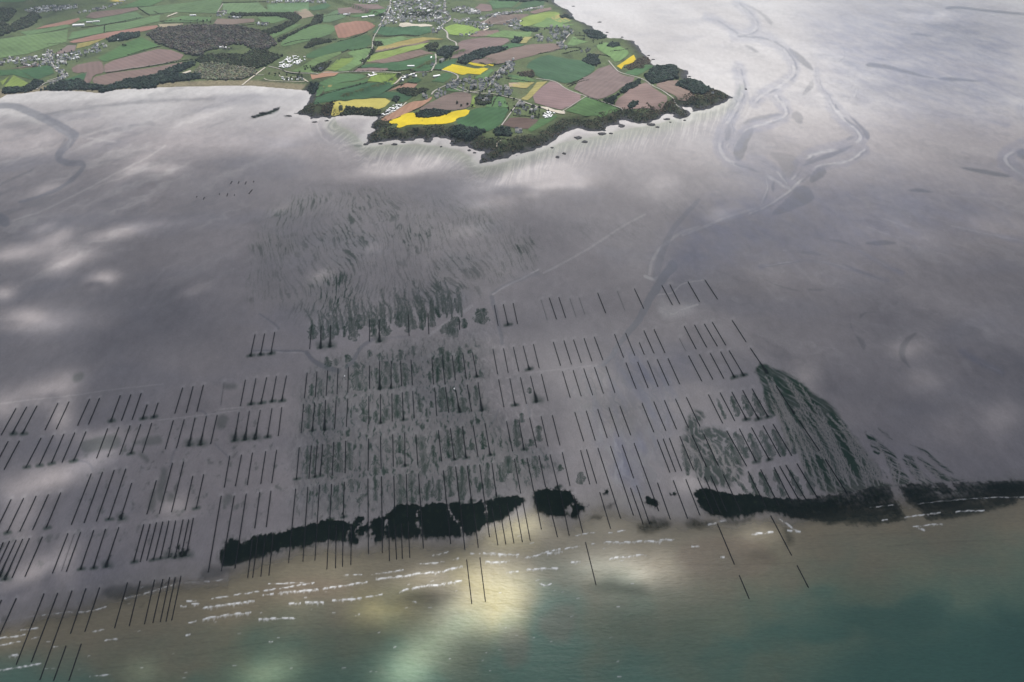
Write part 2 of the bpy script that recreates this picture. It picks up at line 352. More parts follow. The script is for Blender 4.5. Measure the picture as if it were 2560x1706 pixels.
def feather(arr, path, w, k, rg, side=.55, step=5.0, ang=.5, cap=24, tip=.25):
    """a drain or a frond along a path from its mouth upward, with side branches; pixels"""
    p = chaikin(np.asarray(path, float), 2); L = np.concatenate([[0], np.cumsum(np.hypot(*np.diff(p, axis=0).T))]); n = max(4, int(L[-1] / step))
    q = np.stack([np.interp(np.linspace(0, L[-1], n), L, p[:, i]) for i in (0, 1)], 1); q[1:] += rg.normal(0, .5, (n - 1, 2))
    stroke(arr, q, w, 1.0, k, 0, sm=0, w1=w * tip)
    for i in range(1, n - 1):
        d = q[i + 1] - q[i - 1]; a = math.atan2(d[1], d[0])
        for sd in (-1, 1):
            if rg.random() < .8:
                ll = min(cap, side * L[-1] * (1 - .8 * i / n)) * rg.uniform(.6, 1.15)
                if ll < 4: continue
                b0 = a + sd * ang * rg.uniform(.8, 1.2); b1 = a + sd * ang * .5
                m_ = q[i] + .55 * ll * np.array([math.cos(b0), math.sin(b0)]); e_ = m_ + .5 * ll * np.array([math.cos(b1), math.sin(b1)])
                stroke(arr, np.stack([q[i], m_, e_]), max(w * .5, 1.3), .9, k * .85, 0, sm=0, w1=.9)
# fringe above the first tier
rr = np.random.default_rng(11)
for (x0, y0, x1, y1, n) in [(410, 1250, 800, 1180, 11), (820, 1180, 1000, 1150, 6), (1020, 1150, 1300, 1120, 9), (1290, 1080, 1540, 1090, 7)]:
    for i in range(n):
        f = (i + rr.uniform(.1, .9)) / n; X = 640 + (x0 + (x1 - x0) * f) / 2.941; Y = 400 + (y0 + (y1 - y0) * f) / 2.941
        L = rr.uniform(26, 62); leaf(X, Y + rr.uniform(8, 22), X - rr.uniform(2, 14), Y - L * .6, rr.uniform(8, 17), rr.uniform(.55, .9), i)
        feather(algae, [(X, Y + rr.uniform(10, 26)), (X - rr.uniform(-2, 6), Y - L * .4), (X - rr.uniform(2, 22), Y - L * 1.2)], rr.uniform(2.2, 3.6), .75, rr, .3, 5.5, .45, 12)
for q in ["C 900,330 880,190 90", "C 990,340 975,200 60", "C 1060,340 1040,200 70", "C 1100,290 1110,190 55", "C 1175,310 1180,200 45", "C 1280,350 1240,120 110", "C 1340,230 1290,150 90",
          "C 1445,310 1450,130 70", "C 1590,290 1500,140 100", "C 1690,220 1665,60 90", "C 1760,270 1770,40 60", "C 1820,240 1800,110 70", "C 1900,250 1880,20 60", "C 1990,220 1975,60 70",
          "C 2060,130 2000,20 60", "C 2240,130 2060,270 95", "C 2290,220 2280,130 45", "E 360,480 400,330 130", "E 170,540 60,560 120", "E 230,520 220,430 60",
          "C 1110,570 1095,500 55", "C 1230,530 1190,470 70", "C 1050,580 1010,490 70", "C 1420,490 1410,420 45", "C 1530,520 1500,450 60", "C 1700,520 1690,420 70", "C 1820,470 1810,380 50",
          # lanes, second tier
          "C 875,850 880,730 48", "C 965,850 970,690 55", "C 1330,800 1280,600 150", "C 1480,740 1470,590 55", "C 1560,760 1560,520 95", "C 1655,720 1640,540 60", "C 1750,720 1720,540 80", "C 1850,640 1820,530 35",
          "C 1970,700 1960,620 50", "C 2040,720 2030,490 95", "C 2140,700 2130,420 80", "C 2240,640 2220,480 80", "C 2100,500 2060,400 90", "C 2260,480 2230,400 60", "E 290,740 250,730 60", "E 40,900 10,720 90", "E 100,980 80,800 90", "E 180,900 165,720 80", "E 330,850 330,750 26",
          # third tier
          "C 845,1150 855,920 75", "C 945,1120 955,910 75", "C 1040,1080 1040,920 60", "C 1360,1090 1350,880 70", "C 1470,1080 1470,980 50", "C 1570,1080 1570,930 75", "C 1670,1060 1660,830 85", "C 1770,940 1750,800 50",
          "C 1880,1000 1860,820 60", "C 1990,960 1975,890 45", "C 2070,1000 2060,790 80", "C 2180,1000 2160,860 70", "E 60,1290 20,1060 80", "E 130,1280 100,1080 60", "E 215,1290 205,1150 75", "E 330,1240 325,1040 50", "E 830,1120 820,1060 45",
          # fourth tier
          "D 835,400 840,120 50", "D 900,400 905,130 40", "D 1020,390 1030,110 85", "D 1125,380 1130,90 90", "D 1235,360 1225,90 70", "D 1470,400 1460,210 70", "D 1590,200 1560,60 70", "D 1690,200 1690,30 85", "D 1700,300 1680,230 70",
          "D 1790,240 1750,190 40", "D 1910,420 1890,20 95", "D 2010,300 1990,120 60", "D 2140,250 2130,60 80", "D 2240,250 2230,-30 85", "F 80,540 60,270 80", "F 180,540 160,240 85", "F 290,460 280,400 80", "F 395,460 390,280 55",
          "F 715,440 690,170 70", "F 910,390 905,230 65", "F 835,430 830,360 70", "F 760,210 750,120 55",
          # fifth tier
          "D 1005,570 1005,500 55", "D 1120,720 1115,490 85", "D 1240,560 1250,430 80", "D 1290,650 1360,570 60", "D 1470,640 1460,390 60", "D 1590,500 1585,440 50", "D 1695,700 1695,380 95", "D 1810,660 1800,350 95", "D 1925,640 1960,440 90",
          "D 2050,640 2050,430 80", "D 2150,460 2150,310 85", "D 2270,640 2265,310 70", "F 95,900 90,610 80", "F 205,930 200,600 75", "F 320,680 320,590 50", "F 330,780 325,710 55", "F 445,890 435,570 60", "F 640,680 620,510 140", "F 570,760 560,640 110",
          "F 765,600 760,540 40", "F 890,720 870,510 75", "F 975,560 970,500 50", "F 1105,660 1100,590 65", "F 1300,780 1290,660 80", "T 760,1330 690,1140 60", "T 880,1330 790,1130 70", "T 985,1330 890,1110 75", "T 1090,1330 1000,1130 75", "T 640,1360 560,1160 35", "G 850,540 720,290 80", "G 960,560 850,300 80", "G 1080,530 960,280 80", "G 1190,520 1070,270 80", "G 1290,500 1180,270 70", "G 940,900 850,680 60", "G 1060,900 950,660 80", "G 1180,900 1080,640 55", "G 1340,890 1230,640 70", "G 1450,880 1370,640 70", "G 760,600 660,340 90", "G 690,760 600,620 80", "G 560,640 480,380 60", "G 430,640 330,360 70", "G 300,700 240,400 60", "G 850,860 700,700 40"]:
    t, a, b, wd = q.split(); tl = TILES[t]; a = [float(v) for v in a.split(',')]; b = [float(v) for v in b.split(',')]
    leaf(tl[0] + a[0] / tl[2], tl[1] + a[1] / tl[2], tl[0] + b[0] / tl[2], tl[1] + b[1] / tl[2], float(wd) / tl[2] * 1.08, rr.uniform(.8, 1.0), rr.integers(50))
# faint mat around the lanes
lane = Z(); poly(lane, "C 780,1180 820,600 1400,420 2350,300 E 420,700 400,1000 430,1300 F 1050,520 1000,830 D 1250,780 1000,800 700,780", 40, 1, 18)
algae = np.maximum(algae, lane * (.26 + .6 * smooth(.08, .34, fbm((TA + 4 * _n3) / 7, (SA + 3 * _n1) / 42, 4, 81, .6))))
lane2 = Z(); poly(lane2, "A 700,1480 700,760 1200,500 2353,330 D 700,150 700,560 300,900", 40, 1, 18); poly(lane2, "B -100,50 1800,-50 1750,420 -100,520", 30, .8, 12)
algae = np.maximum(algae, lane2 * .45 * smooth(.15, .5, fbm(TA / 18, SA / 34, 4, 83, .6)))
for k, s in enumerate(["A 800,720 1040,680 110", "A 1340,680 1450,670 60", "A 1250,690 1300,680 20", "A 1480,1200 1500,940 50", "A 1390,1290 1430,1150 40", "A 1560,1200 1570,1180 50", "A 2030,520 2050,470 60", "A 1350,860 1300,800 30", "A 2090,170 2150,170 40", "D 90,640 120,600 50", "A 700,90 740,80 50"]):
    t, a, b, wd = s.split(); tl = TILES[t]; a = [float(v) for v in a.split(',')]; b = [float(v) for v in b.split(',')]
    stroke(algae, np.array([[tl[0] + a[0] / tl[2], tl[1] + a[1] / tl[2]], [tl[0] + b[0] / tl[2], tl[1] + b[1] / tl[2]]]), float(wd) / tl[2], 8, .4, 5, sm=0)

# --- the fan of drains on the right
fan = Z()
poly(fan, "T 960,830 1130,900 1260,960 1400,1080 1580,1200 1700,1330 1790,1480 G 1880,400 1990,560 2100,700 N 1000,720 1110,790 1260,780 700,860 500,860 330,640 280,500 200,400 G 1230,520 1130,130 T 1040,1330 1000,1150 960,1000 900,900", 5, 1, 3, fine=3)
fan_b = Z()
for s in ["N 860,260 1000,360 1080,420 1190,530 1200,600 1330,770 1180,790 1100,620 1060,470 990,520 940,400", "N 1220,510 1340,490 1360,600 1480,720 1560,780 1380,770 1290,640", "N 1340,500 1450,560 1560,650 1680,720 1850,740 1600,760 1480,650", "N 1040,620 1110,720 1090,720", "N 1280,400 1440,450 1560,560 1720,690 1640,650 1480,530 1370,440", "N 980,250 1060,300 1170,380 1080,330", "G 1640,110 1790,300 1680,200"]:
    poly(fan_b, s, 2.5, 1, 2, fine=2)
poly(fan_b, "G 240,330 330,80 450,120 400,260 560,240 640,300 840,620 700,820 500,780 340,700 250,560", 8, .75, 4, fine=5)
fan_d = np.maximum(fan * (.8 + .2 * smooth(-.3, .4, fbm(WX / 40, WY / 55, 3, 91))), fan_b)
str_ = ridged((TA + .55 * SA + 6 * _n1) / 17, (SA - .3 * TA) / 120, 2, 93); fan_d *= 1 - .55 * smooth(.80, .95, str_)
strb = ridged((TA + 10 * _n1) / 15, (SA + 10 * _n2) / 42, 3, 97); fan_d = np.where((fan_b > fan) & (PX < 1900), fan_d * (1 - .8 * smooth(.74, .88, strb)), fan_d)
strc = ridged((TA + .8 * SA + 4 * _n3) / 10, (SA - .6 * TA) / 70, 2, 193); fan_d = np.where((fan_b > fan * .6) & (PX >= 1900), fan_d * (1 - .85 * smooth(.72, .86, strc)), fan_d)
algae = np.maximum(algae, fan_d)
def drain(x, y, a, L, w, lev, rg):
    """a pale drain that runs down the flat, feathered with side drains"""
    n = max(3, int(L / 6)); pts = [(x, y)]; bend = rg.uniform(-.02, .02)
    for i in range(n):
        a += rg.uniform(-.07, .07) + bend; x += 6 * math.cos(a); y += 6 * math.sin(a); pts.append((x, y))
        if lev < 2 and i > 0:
            for sd in (-1, 1):
                if rg.random() < (.8, .55)[lev]:
                    ll = (L * (.34, .4)[lev] * (1 - .75 * i / n) + 5) * rg.uniform(.7, 1.2)
                    if ll > 6: drain(x, y, a + sd * rg.uniform(.42, .62), ll, max(w * .42, 1.1), lev + 1, rg)
    stroke(vein, np.array(pts), w * .85, 1.1, .9 if lev == 0 else .7, 0, sm=0, w1=w * .3)
rg = np.random.default_rng(23)
_mouths = P("N 250,700 330,820 420,870 520,885 600,850 690,790 740,770 800,790 870,800 940,790 1010,770 1060,760"); _heads = P("T 960,980 1000,960 1020,930 1010,900 1040,880 1120,930 1200,960 1280,1010 1400,1080 1500,1150 1620,1250 1720,1390")
for u in np.linspace(0, 1, 17):
    f = u * (len(_mouths) - 1); i = min(int(f), len(_mouths) - 2); f -= i
    m0 = _mouths[i] * (1 - f) + _mouths[i + 1] * f + rg.normal(0, 3, 2); h0 = _heads[i] * (1 - f) + _heads[i + 1] * f + rg.normal(0, 4, 2)
    cut = rg.uniform(0, .45); h1 = h0 * (1 - cut) + m0 * cut; c = (m0 + h1) / 2 + np.array([rg.uniform(2, 16), -rg.uniform(2, 18)])
    feather(vein, [m0, c, h1], rg.uniform(1.8, 3.2), .95, rg, .12, 9, .42, 18)
for u in range(12):
    i = rg.integers(len(_mouths) - 1); f = rg.random(); m0 = _mouths[i] * (1 - f) + _mouths[i + 1] * f; h0 = _heads[i] * (1 - f) + _heads[i + 1] * f; t0 = rg.uniform(.2, .7); t1 = min(t0 + rg.uniform(.2, .4), 1.02)
    feather(vein, [m0 * (1 - t0) + h0 * t0, (m0 + h0) / 2 * .3 + (m0 * (1 - t1) + h0 * t1) * .7, m0 * (1 - t1) + h0 * t1], 1.6, .8, rg, .25, 9, .45, 12)
for s in ["N 1160,810 1110,690 1060,520 1000,390", "N 1175,770 1150,640 1080,500", "N 1200,760 1210,640 1180,560", "N 1390,770 1330,640 1260,540", "N 1450,760 1400,640 1330,520", "N 1520,740 1420,620 1360,540", "N 1600,750 1500,640 1400,560", "N 1700,740 1580,650 1460,550", "N 1040,760 1000,640 900,470 870,300", "G 640,680 620,560 560,430", "G 720,700 700,600 640,500", "G 430,660 420,540 300,420", "G 330,640 300,500 250,380", "G 560,560 520,440 450,340", "G 760,760 740,720 700,690", "G 300,690 350,600 320,480"]:
    p = P(s); feather(vein, p, rg.uniform(2.2, 3.6), .95, rg, .22, 5, .5, 16)
vein *= np.maximum(smooth(.0, .4, fan + fan_b), smooth(.1, .3, vein * (lane + lane2)))
algae *= 1 - .85 * vein

# --- scour and weed at the rows
for tier, x0, y0, x1, y1, fl in row_list:
    if y0 < 640: continue
    stroke(dark, np.array([[x0, y0], [x1, y1]]), 3.0, 4, .28 if 'f' not in fl else .3, 0, sm=0)
    stroke(pale, np.array([[x0 - 2, y0 - 2], [x0 + 3, y0 - 6]]), 4, 6, .25, 2, sm=0)
    if 'b' in fl or 'B' in fl:
        B = 'B' in fl; k = .42 if B else .16
        xm, ym = x1 + (x0 - x1) * k, y1 + (y0 - y1) * k
        stroke(weed, np.array([[xm, ym], [x1, y1]]), 1.2, 2.2, .9, 0, sm=0, w1=8 if B else 6, fine=1.5)
        stroke(algae, np.array([[x1 - 6, y1 + 2], [x1 + 8, y1 - 1]]), 6, 5, .7, 3, sm=0)
        if B: stroke(algae, np.array([[x1 - 4, y1 - 6], [x1 + 10, y1 - 2]]), 10, 12, .55, 4, sm=0)
# --- the black weed along the water's edge
for s, so, fi in [("D 30,1230 40,1110 80,1050 110,1000 200,985 230,1030 340,970 390,950 460,940 520,935 560,950 680,890 820,870 920,830 1040,810 1150,815 1240,830 1205,1005 1000,1010 900,1020 820,1050 740,1060 640,1060 530,1110 400,1150 250,1200 100,1250", 3, 3),
                  ("D 1270,800 1330,775 1390,770 1290,870 1240,960 1340,1000 1300,1040 1200,1020 1240,900", 3, 2), ("D 1420,830 1500,780 1570,820 1550,900 1560,1000 1450,1010 1440,900", 3, 2), ("D 1330,880 1400,830 1410,920 1370,900", 3, 2),
                  ("D 1590,760 1640,690 1700,665 1880,665 1890,720 1840,800 1880,900 1890,960 1780,970 1700,965 1600,1000", 3, 2), ("D 1905,670 2000,660 2110,645 2140,740 2240,820 2290,960 2150,960 1950,970 1895,940", 3, 2),
                  ("F 75,950 190,965 310,960 400,905 420,1000 440,1130 390,1165 350,1200 230,1270 160,1080 80,1030", 3, 2), ("D 2130,650 2240,665 2353,655 2353,960 2290,960 2230,820 2150,750", 3, 2),
                  ("F 410,920 540,920 600,890 690,880 775,910 770,950 700,985 620,1060 540,1120 440,1140 460,1020", 4, 3), ("F 865,845 960,835 990,800 1040,830 1160,830 1225,870 1230,890 1150,900 1130,1000 1180,1080 1050,1070 900,1020 860,930", 4, 3),
                  ("F 1225,890 1290,990 1440,945 1320,1000 1250,1080 1190,1090 1220,1000", 3, 2), ("F 1870,880 1960,900 2025,975 1960,990 1890,940", 2, 2), ("F 1485,850 1550,822 1560,865 1500,870", 2, 2), ("F 2075,870 2170,840 2175,880 2100,880", 2, 2),
                  ("G 355,860 430,800 520,830 680,855 720,880 850,865 960,875 1000,900 1200,905 1380,925 1300,960 1050,1005 900,1050 700,1075 520,1060 440,1010 370,920", 4, 4),
                  ("N -30,940 330,915 520,885 700,860 880,830 980,800 1060,790 1150,830 1200,900 1230,1000 1280,1080 1090,1120 800,1150 600,1140 400,1110 150,1060 30,1010", 8, 6),
                  ("N 1200,800 1500,765 1640,770 1900,760 2420,730 2420,890 2100,1000 1900,1060 1700,1090 1400,1110 1320,1080 1280,960", 6, 5)]:
    poly(weed, s, so, 1, 0, fine=fi, sm=1)
for s in ["D 40,1180 100,1050 230,1050 460,960 640,930 820,900 1000,850 1230,850 1330,830 1380,930 1300,980 1200,1000 1000,1000 820,1040 540,1080 240,1180", "D 1380,860 1480,800 1640,730 1720,680 2000,670 2353,670 F 300,980 420,920 600,910 760,920 700,980 540,1090 380,1150 230,1240 D 2290,960 2100,950 1900,960 1700,960 1500,1000 1420,980", "F 860,850 1000,820 1160,840 1230,890 1200,960 1040,1040 900,1000", "G 360,870 700,870 1000,910 1380,920 1700,860 N 1100,800 1600,780 2420,760 2420,870 1900,1040 1400,1100 900,1160 400,1100 G 1000,1010 700,1060 440,1010"]: poly(weed, s, 10, 1, 5, fine=7, sm=0)
for s in ["D 1240,850 1215,930 1200,1000 14 20", "D 1330,850 1270,940 1330,985 1390,975 22 30", "D 1400,850 1430,920 1440,960 12 16", "D 1570,800 1560,880 1550,990 12 22", "D 1870,690 1840,800 1890,920 10 22", "D 2130,640 2150,740 2230,830 2285,960 10 26", "F 400,910 420,1000 430,1080 10 20", "N 1160,820 1230,930 1300,1040 1360,1090 60 150", "N 1520,790 1600,900 1640,930 20 30", "N 1640,770 1720,840 1790,890 25 50", "N 820,850 815,930 14 12", "N 870,870 920,930 12 20"]:
    t = s.split(); stroke(weed, ' '.join(t[:-2]), float(t[-2]) / 3.68, 5, .85, 2, 'cut', w1=float(t[-1]) / 3.68, fine=2)
wn = fbm(WX / 13, WY / 10, 4, 95, .62)
belt = smooth(1080, 1180, PY) * (1 - smooth(1385, 1420, PY))
wn2 = fbm(TA / 6, SA / 16, 3, 99, .6)
ws_ = weed.copy()
for _ in range(12): ws_ = (ws_ + np.roll(ws_, 1, 0) + np.roll(ws_, -1, 0) + np.roll(ws_, 1, 1) + np.roll(ws_, -1, 1)) / 5
weed = weed * (1 - belt) + belt * ws_
weed = weed * (1 - belt) + belt * smooth(.30, .60, weed + (.5 * wn + .5 * wn2) * smooth(.02, .3, weed) * (1 - smooth(.8, 1, weed)))
thin = smooth(1900, 2150, PX) * belt; weed *= 1 - thin * (.2 + .4 * smooth(-.1, .4, fbm(WX / 70, WY / 11, 4, 98, .6)))
for s in ["F 1500,1000 1560,960 1640,930 1560,990", "F 1180,1100 1250,1050 1290,1040", "F 1380,1100 1440,1060 1480,1090", "G -30,1150 60,1080 150,1130 90,1190 -40,1220", "G 280,1130 330,1080 420,1120 560,1110 430,1180 300,1180", "G 560,1110 800,1100 920,1060 860,1120 700,1150", "H 430,420 500,420 700,450 640,500 430,560 330,540", "G 1200,1180 1280,1290 1200,1360 1150,1200", "G -100,1120 -20,1060 40,1160 -60,1250 -200,1190", "B 1120,750 1200,740 1180,790", "B 1270,800 1330,760 1320,790", "B 20,900 50,890 60,940 20,950", "B 900,660 1100,600 1300,600 1500,590 1660,530 1600,580 1250,700 1050,740"]:
    poly(weed, s, 8, .5, 4, fine=5)

# --- creeks
CRK = [("E 2140,-60 2050,60 1960,190 1900,300 1840,430 1730,560 1630,680 1580,780 1500,850", 24, 7, .75), ("S4 1380,500 1250,640 1130,780 1080,900 1020,1050 1000,1180", 8, 18, .45), ("E 1500,850 1300,960 1150,1180", 10, 4, .25),
       ("C 400,95 470,135 530,175 575,225", 3, 4, .5), ("C 330,430 500,425 640,440 780,428 830,450", 3, 3.5, .55), ("C 830,450 880,510 960,560 1060,605 1120,615", 9, 12, .65), ("C 1200,580 1260,520 1320,420 1360,370 1440,330", 10, 5, .55), ("C 1440,330 1560,310 1750,300", 4, 3, .25),
       ("E 470,230 500,330 530,450 560,560 570,660", 10, 7, .55), ("E 470,200 560,140 700,80 900,10", 4, 10, .35), ("E 800,1210 815,1280 825,1340", 4, 4, .4), ("E 540,1260 500,1360 450,1420", 3, 2, .4), ("F 900,440 940,510 990,560", 3, 2, .4),
       ("A 1620,740 1590,800 1570,880 1560,910", 3, 3, .4), ("A 1980,700 2060,780 2110,840", 3, 3, .4), ("A 700,850 780,860 840,900 850,950", 3, 3, .35), ("A 1830,395 1880,405 1900,440", 2.5, 2.5, .4), ("D 1320,20 1390,80 1480,150 1530,200 1520,340 1550,420", 5, 5, .35), ("D 800,380 790,450 830,500 780,560 770,640", 4, 3, .35)]
for s, w0, w1_, k in CRK: stroke(creek, s, w0, 3, k, 2, w1=w1_, fine=1)
poly(blue, "E 1560,830 1700,700 1900,780 2050,900 2150,1100 2000,1200 1800,1150 1650,1000", 30, .6, 10); poly(blue, "F 1500,350 1750,300 1900,420 1950,640 1850,840 1750,900 1650,700 1580,500", 30, .75, 14); poly(blue, "E 2000,800 2300,700 2353,900 T 150,1000 100,1400 G 60,600 F 1800,500", 40, .5, 14); poly(blue, "S4 1500,500 2281,300 2281,900 1100,1250 1050,900", 60, .85, 20); poly(blue, "S5 0,200 700,100 1700,300 1200,500 300,700 0,600", 70, .7, 20); poly(blue, "R6 700,0 2323,0 2323,900 1200,800 900,500", 90, .9, 20)  # bluish sheen of sky on thin water, painted into the sand colour
# wet runnels drawn out between the right hand rows
wl = Z(); poly(wl, "E 1560,830 1700,700 1950,780 2100,950 2200,1250 F 2000,600 1960,800 1850,950 1700,980 1600,800 1480,560 1420,330 E 1250,1150 1300,1000 1450,900", 26, 1, 14)
rn = ridged((TA + 9 * _n1 + 4 * _n3) / 21, (SA + 12 * _n2) / 95, 3, 195)
dark += wl * .55 * smooth(.66, .9, rn); blue += wl * .5 * smooth(-.2, .4, gn(TA / 26, SA / 120, 196)); pale += wl * .30 * smooth(.70, .9, ridged((TA + 12 * _n1) / 17, (SA + 9 * _n2) / 60, 3, 197))
wc = Z(); poly(wc, "C 800,620 1300,500 1900,330 2350,100 E 560,500 900,900 1000,1400 F 900,760 400,860 D 1250,760 720,800 700,100", 40, 1, 16)
dark += wc * .22 * smooth(.72, .92, ridged((TA + 10 * _n1) / 24, (SA + 16 * _n2) / 70, 3, 198)); pale += wc * .22 * smooth(.76, .92, ridged((TA + 7 * _n2) / 15, (SA + 14 * _n1) / 34, 3, 199))
# left river
stroke(creek, "S2 -20,95 80,85 190,130 330,190 430,250 480,280", 12, 3, .55, 2, w1=26); stroke(creek, "S2 480,280 470,320 420,370 370,420 400,455 470,470 545,465 550,490 490,560 380,640 240,690 130,720", 20, 2.5, .5, 2, w1=5)
stroke(dark, "S2 430,310 400,350 370,400", 4, 2, .4); stroke(pale, "S2 120,110 280,180 400,250 470,300 440,360", 5, 3, .5, 2); stroke(pale, "S2 90,840 300,770 560,640 760,530 950,440 1080,350", 3, 2.5, .3, 2)
stroke(pale, "S2 480,300 560,280 800,220 1000,170", 4, 5, .25, 5); stroke(dark, "S2 560,300 760,250 1000,200", 5, 5, .22, 6); stroke(dark, "S2 650,470 800,430 1000,380", 5, 5, .2, 6); stroke(dark, "S2 300,150 500,115 800,75 1100,55 1400,45", 5, 5, .3, 3)
stroke(pale, "S2 0,45 200,25 500,10 800,0 1300,-15 1700,-40", 26, 10, .75, 4, w1=30); stroke(pale, "S2 0,110 100,130 250,170", 22, 12, .6, 5); poly(creek, "S2 -20,790 50,810 70,850 40,890 -20,860", 3, .5, 2)
for x in range(0, 210, 18): stroke(dark, "S2 %d,%d %d,%d" % (x, 612 - x * .45, x + 22, 590 - x * .45), 2, 1.5, .35, 0, sm=0)
# pale roads of sand
for s, w0, k in [("S4 0,1150 250,1020 500,870 700,730 900,630", 4, .35), ("E 480,210 600,130 780,50 900,-20", 3, .6), ("C 1960,290 2100,180 2250,90 2350,20", 7, .3), ("C 380,440 800,450", 2, .3), ("S4 940,1160 960,1040 1030,930 1130,850 1240,780 1380,740", 6, .5), ("S4 1240,810 1450,730 1600,660 1800,600 1880,580", 5, .55), ("S4 900,1180 970,1210 1010,1190", 6, .7),
                 ("T 10,210 60,205 150,200 230,110 300,95 440,75", 2.5, .5), ("T 110,370 160,395 200,370", 3, .7), ("T 220,350 300,330 380,300", 4, .7), ("A 0,330 300,290 600,265 1000,200 1500,150", 1.5, .3), ("A 1450,480 1900,430 2200,390", 1.5, .35), ("E 650,950 900,920 1400,860", 2.5, .25), ("C 30,970 250,950", 3, .3), ("S2 560,300 760,330", 3, .3)]:
    stroke(pale, s, w0, 2.5, k, 1)
poly(pale, "T 20,230 150,300 360,300 330,380 260,420 120,440 30,420", 12, .45, 6)
# --- braided channels on the right flat: pale lines, painted bluish sheen and grey pools
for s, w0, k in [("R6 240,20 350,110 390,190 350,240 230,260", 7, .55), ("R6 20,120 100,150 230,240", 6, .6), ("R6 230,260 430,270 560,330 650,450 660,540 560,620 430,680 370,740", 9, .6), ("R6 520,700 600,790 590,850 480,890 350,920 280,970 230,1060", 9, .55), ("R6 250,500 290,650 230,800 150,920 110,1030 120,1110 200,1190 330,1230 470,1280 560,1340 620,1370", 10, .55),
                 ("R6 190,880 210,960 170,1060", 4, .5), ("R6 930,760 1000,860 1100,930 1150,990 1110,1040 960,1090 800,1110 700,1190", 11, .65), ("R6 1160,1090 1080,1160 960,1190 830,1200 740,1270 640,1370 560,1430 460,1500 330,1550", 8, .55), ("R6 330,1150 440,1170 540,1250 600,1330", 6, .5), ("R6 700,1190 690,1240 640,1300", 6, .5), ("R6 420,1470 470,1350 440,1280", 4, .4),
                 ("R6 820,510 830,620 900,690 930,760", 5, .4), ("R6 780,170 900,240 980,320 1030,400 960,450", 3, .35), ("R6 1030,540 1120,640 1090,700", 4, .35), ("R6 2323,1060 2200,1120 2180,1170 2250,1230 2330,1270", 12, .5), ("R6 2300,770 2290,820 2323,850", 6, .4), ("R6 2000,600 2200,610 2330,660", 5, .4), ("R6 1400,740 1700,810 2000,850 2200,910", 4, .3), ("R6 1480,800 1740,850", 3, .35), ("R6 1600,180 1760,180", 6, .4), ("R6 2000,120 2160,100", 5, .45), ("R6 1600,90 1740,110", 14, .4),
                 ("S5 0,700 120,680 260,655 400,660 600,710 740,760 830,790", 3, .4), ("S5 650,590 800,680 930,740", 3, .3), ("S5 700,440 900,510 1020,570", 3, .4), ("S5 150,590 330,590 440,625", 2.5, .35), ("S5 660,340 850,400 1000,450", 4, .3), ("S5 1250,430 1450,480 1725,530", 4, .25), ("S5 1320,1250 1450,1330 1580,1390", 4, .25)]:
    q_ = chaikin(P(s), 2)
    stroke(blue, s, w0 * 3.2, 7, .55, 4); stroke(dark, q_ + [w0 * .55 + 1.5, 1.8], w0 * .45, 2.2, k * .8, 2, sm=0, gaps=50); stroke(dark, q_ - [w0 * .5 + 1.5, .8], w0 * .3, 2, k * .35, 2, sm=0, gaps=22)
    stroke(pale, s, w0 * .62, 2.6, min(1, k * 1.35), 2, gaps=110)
for s, k in [("R6 200,1100 270,980 340,920 370,940 320,1040 290,1150 240,1175", .55), ("R6 270,905 330,860 450,830 570,820 560,840 400,880", .5), ("R6 140,1010 190,900 200,980 170,1030", .55), ("R6 1160,470 1220,455 1350,475 1470,510 1640,560 1700,575 1600,560 1480,540 1330,500 1200,490", .75), ("R6 1670,575 1760,558 1900,570 2060,600 1850,592", .65), ("R6 1830,1215 1960,1220 2200,1265 2230,1290 2080,1275", .85),
             ("R6 760,1310 800,1230 880,1215 890,1270 790,1335", .65), ("R6 700,1210 780,1160 900,1110 1080,1070 960,1130 740,1205", .6), ("R6 1040,830 1100,870 1160,930 1215,980 1180,1030 1160,960", .6), ("R6 660,1360 740,1340 810,1420 780,1470 560,1560 470,1560 620,1430", .6), ("R6 1460,1390 1520,1370 1600,1375 1680,1405", .65), ("R6 2250,1110 2330,1070 2330,1180", .7), ("R6 1480,245 1560,240 1680,265 1600,265", .6),
             ("R6 280,330 330,330 410,380 380,385", .45), ("R6 600,340 700,390 800,500 780,520 650,420", .5), ("R6 620,830 690,800 730,880 690,910", .4), ("R6 1220,425 1260,420 1420,445 1300,440", .5), ("R6 730,690 800,640 790,560 700,700", .3), ("R6 260,20 380,60 500,150 490,200 400,90", .35), ("R6 1060,980 1110,1000 1020,1030", .4), ("R6 480,1380 510,1300 515,1400", .6), ("R6 420,1490 470,1380 460,1450", .5), ("R6 450,1100 600,1110 680,1150 690,1200 640,1290 570,1290 560,1200", .3),
             ("S5 660,550 780,520 920,545 800,560", .6), ("S5 430,520 540,520 640,580 560,550", .5), ("S5 220,600 330,595 430,625 300,620", .4), ("S5 520,385 680,400 820,410 640,398", .4), ("S5 0,770 120,820 300,865 180,850", .5), ("S5 280,845 430,840 380,860", .4), ("S5 580,990 600,1130 700,1190 680,1260 640,1180 600,1100", .4), ("S5 920,1180 1050,1110 960,1200 940,1290 1000,1380 900,1290", .45), ("S5 650,1000 780,990 690,1000 650,1040", .4), ("S5 500,660 700,740 830,785 640,740", .3),
             ("O 1500,320 1640,330 1690,420 1600,440", .0), ("S4 1380,80 1460,150 1560,180 1540,0 1400,-60", .0)]:
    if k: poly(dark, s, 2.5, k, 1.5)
stroke(dark, "R6 1760,60 1850,53 2000,75 2330,105", 5, 2.5, .6)
